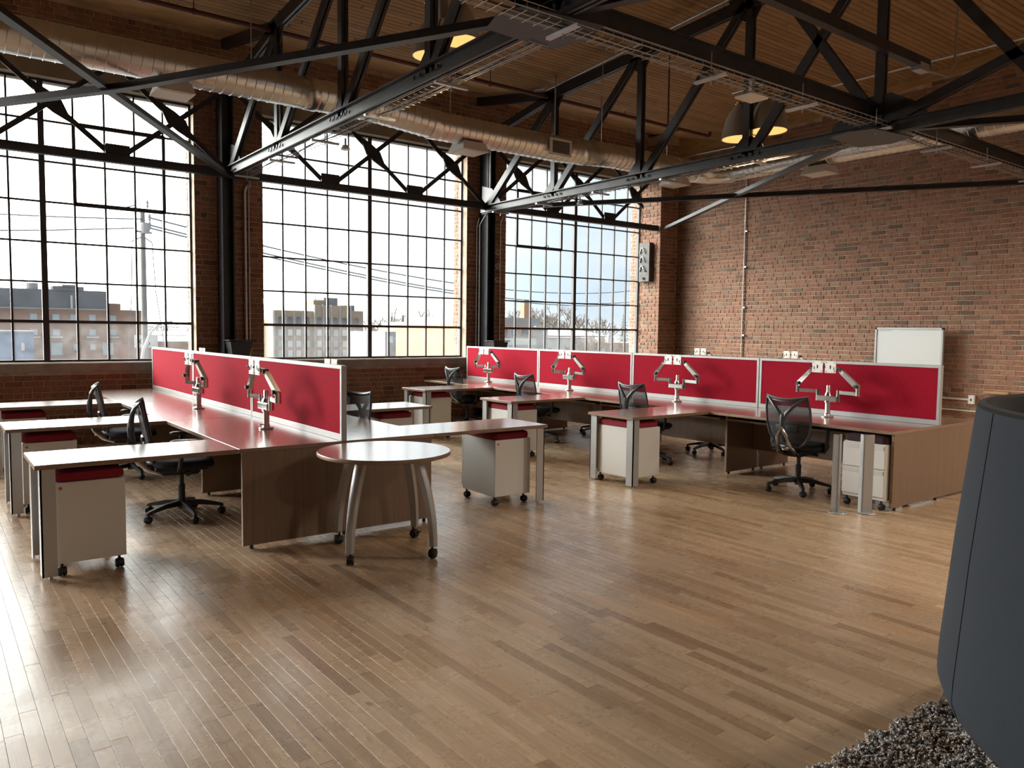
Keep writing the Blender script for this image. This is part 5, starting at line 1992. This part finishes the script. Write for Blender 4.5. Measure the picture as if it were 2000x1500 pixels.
# utility pole and lines
t = thing('utility_pole', 'grey utility pole with insulators behind the leftmost window', 'pole', (9.5, 45, GZ), world=True)
MB().tube([(9.46, 45, GZ), (9.52, 45, 1.5), (9.52, 45, 7.7)], [0.19, 0.15, 0.12], 10).build('shaft', M['wood_pole'], t, True)
MB().beam((9.1, 44.9, 6.55), (9.95, 44.9, 6.5), 0.07, 0.09).beam((8.95, 44.9, 6.0), (9.5, 44.9, 6.3), 0.05, 0.05).beam((9.95, 44.9, 6.0), (9.5, 44.9, 6.3), 0.05, 0.05).build('cross_arm', M['wood_pole'], t)
MB().cyl((9.62, 44.85, 5.7 + 0.75), (9.62, 44.85, 7.0), 0.22, 10).build('transformer', M['bgrey'], t)
for (x, z) in ((9.15, 6.75), (9.85, 6.9), (9.85, 7.3), (9.75, 8.0)):
    MB().lathe([(0.02, -0.25), (0.07, -0.1), (0.04, 0.0), (0.08, 0.06), (0.03, 0.2)], 8, (x, 44.9, z)).build('insulator', M['bgrey'], t, True)
MB().tube([(8.98, 44.9, 6.0), (8.9, 44.95, 3), (8.75, 45, 0.9), (8.7, 45, GZ)], 0.022, 5).build('guy_wire', M['cable'], t)
MB().tube([(9.95, 44.9, 6.0), (10.1, 44.95, 3.4), (10.45, 45, 0.9), (10.5, 45, GZ)], 0.022, 5).build('guy_wire', M['cable'], t)


def line(lab, p0, p1, sag, r=0.035):
    b = MB()
    p0, p1 = V(p0), V(p1)
    b.tube([p0.lerp(p1, k / 24) - V((0, 0, sag * 4 * (k / 24) * (1 - k / 24))) for k in range(25)], r, 5)
    tag(b.build('power_line', M['cable']), lab, 'power line', 'overhead power lines')


line('upper power line running left from the utility pole', (9.5, 44.9, 7.2), (-14, 50, 7.9), 0.5)
line('lower power line running left from the utility pole', (9.1, 44.9, 6.7), (-14, 50, 6.2), 0.5)
line('topmost power line crossing the middle and rightmost windows', (9.8, 44.9, 7.3), (78, 74, 7.4), 1.9, 0.045)
line('second power line crossing the middle and rightmost windows', (9.9, 44.9, 6.9), (78, 74, 5.8), 1.7, 0.045)
line('lowest power line crossing the middle and rightmost windows', (9.9, 44.9, 6.75), (78, 74, 5.5), 1.7, 0.045)

# bare trees
rnd = random.Random(5)


def tree(lab, x, y, top, spread, name='bare_tree'):
    t = thing(name, lab, 'tree', (x, y, GZ), world=True, group='bare winter trees')
    H = top - GZ
    b = MB()

    def grow(p, d, L, r, dep):
        q = p + d * L
        b.tube([p, p.lerp(q, 0.5) + V((rnd.uniform(-1, 1), rnd.uniform(-1, 1), 0)) * L * 0.06, q], [r, r * 0.85, r * 0.68], 4 if dep < 3 else 3, False)
        if dep >= 6:
            return
        n = 2 if dep in (0,) else rnd.choice((2, 3, 3) if dep < 5 else (2, 3))
        for k in range(n):
            a = rnd.uniform(0, 2 * pi)
            tilt = rnd.uniform(0.25, 0.75) * spread
            ax = V((cos(a), sin(a), 0))
            nd = (d * cos(tilt) + ax * sin(tilt) + V((0, 0, 0.10))).normalized()
            grow(p.lerp(q, rnd.uniform(0.7, 1.0)), nd, L * rnd.uniform(0.62, 0.85), r * 0.70, dep + 1)

    L0 = H * 0.26
    MB().tube([(x, y, GZ), (x + rnd.uniform(-0.2, 0.2), y, GZ + L0 * 0.5), (x, y, GZ + L0)], [H * 0.024, H * 0.02, H * 0.018], 7).build('trunk', M['bark'], t, True)
    for k in range(3):
        a = 2 * pi * k / 3 + rnd.uniform(-0.4, 0.4)
        d = V((cos(a) * 0.45, sin(a) * 0.45, 1)).normalized()
        grow(V((x, y, GZ + L0 * 0.96)), d, H * 0.25, H * 0.016, 1)
    b.build('branches', M['bark'], t)


TR = [(61.5, 118, 4.7, 1.0, 'bare tree just right of the apartment block'), (64.8, 122, 4.4, 0.9, 'second bare tree right of the apartment block'),
      (71.5, 121, 4.8, 1.0, 'bare tree above the tan building, middle window'), (75.5, 124, 4.4, 0.9, 'bare tree at the right edge of the middle window'),
      (86.0, 119, 6.0, 1.1, 'bare tree above the orange shop'), (91.0, 117, 6.6, 1.1, 'tall bare tree right of the brick chimney'),
      (97.5, 121, 6.6, 1.1, 'tall bare tree left of the thick bar, rightmost window'), (102.5, 119, 6.9, 1.1, 'tallest bare tree in the rightmost window'),
      (107.5, 121, 5.6, 1.0, 'bare tree right of the thick bar, rightmost window'), (113.5, 120, 5.2, 0.9, 'slim bare tree left of the fir'),
      (25.5, 118, 3.0, 0.9, 'low bare tree right of the utility pole'), (29.5, 121, 3.1, 0.9, 'low bare tree at the right edge of the leftmost window'),
      (60.0, 64, 1.4, 0.8, 'small bare street tree before the white warehouse'), (56.5, 62, 1.2, 0.8, 'small bare street tree left of the white warehouse')]
for x, y, top, sp, lab in TR:
    tree(lab, x, y, top, sp)


def fir(lab, x, y, top, w):
    t = thing('fir_tree', lab, 'tree', (x, y, GZ), world=True, group='fir trees')
    MB().cyl((x, y, GZ), (x, y, top - 0.5), 0.2, 7).build('trunk', M['bark'], t)
    b = MB()
    H = top - GZ
    for k in range(16):
        z = GZ + H * (0.12 + 0.86 * k / 16)
        r = w * (1 - k / 16.5)
        for j in range(11):
            a = 2 * pi * (j + rnd.random()) / 11
            rr = r * rnd.uniform(0.7, 1.1)
            e = V((x + cos(a) * rr, y + sin(a) * rr, z - 0.25 * r))
            s = V((-sin(a), cos(a), 0)) * rr * 0.16
            c = V((x, y, z + H * 0.05))
            b.add([c, e + s, e - s, V((x, y, z - 0.1))], [(0, 1, 2), (3, 2, 1)])
    b.build('needles', M['fir'], t)


fir('dark fir tree in the middle window, among the bare trees', 68.5, 123, 4.6, 1.3)
fir('grey-green fir tree at the right edge of the rightmost window', 119.5, 119, 6.0, 3.2)
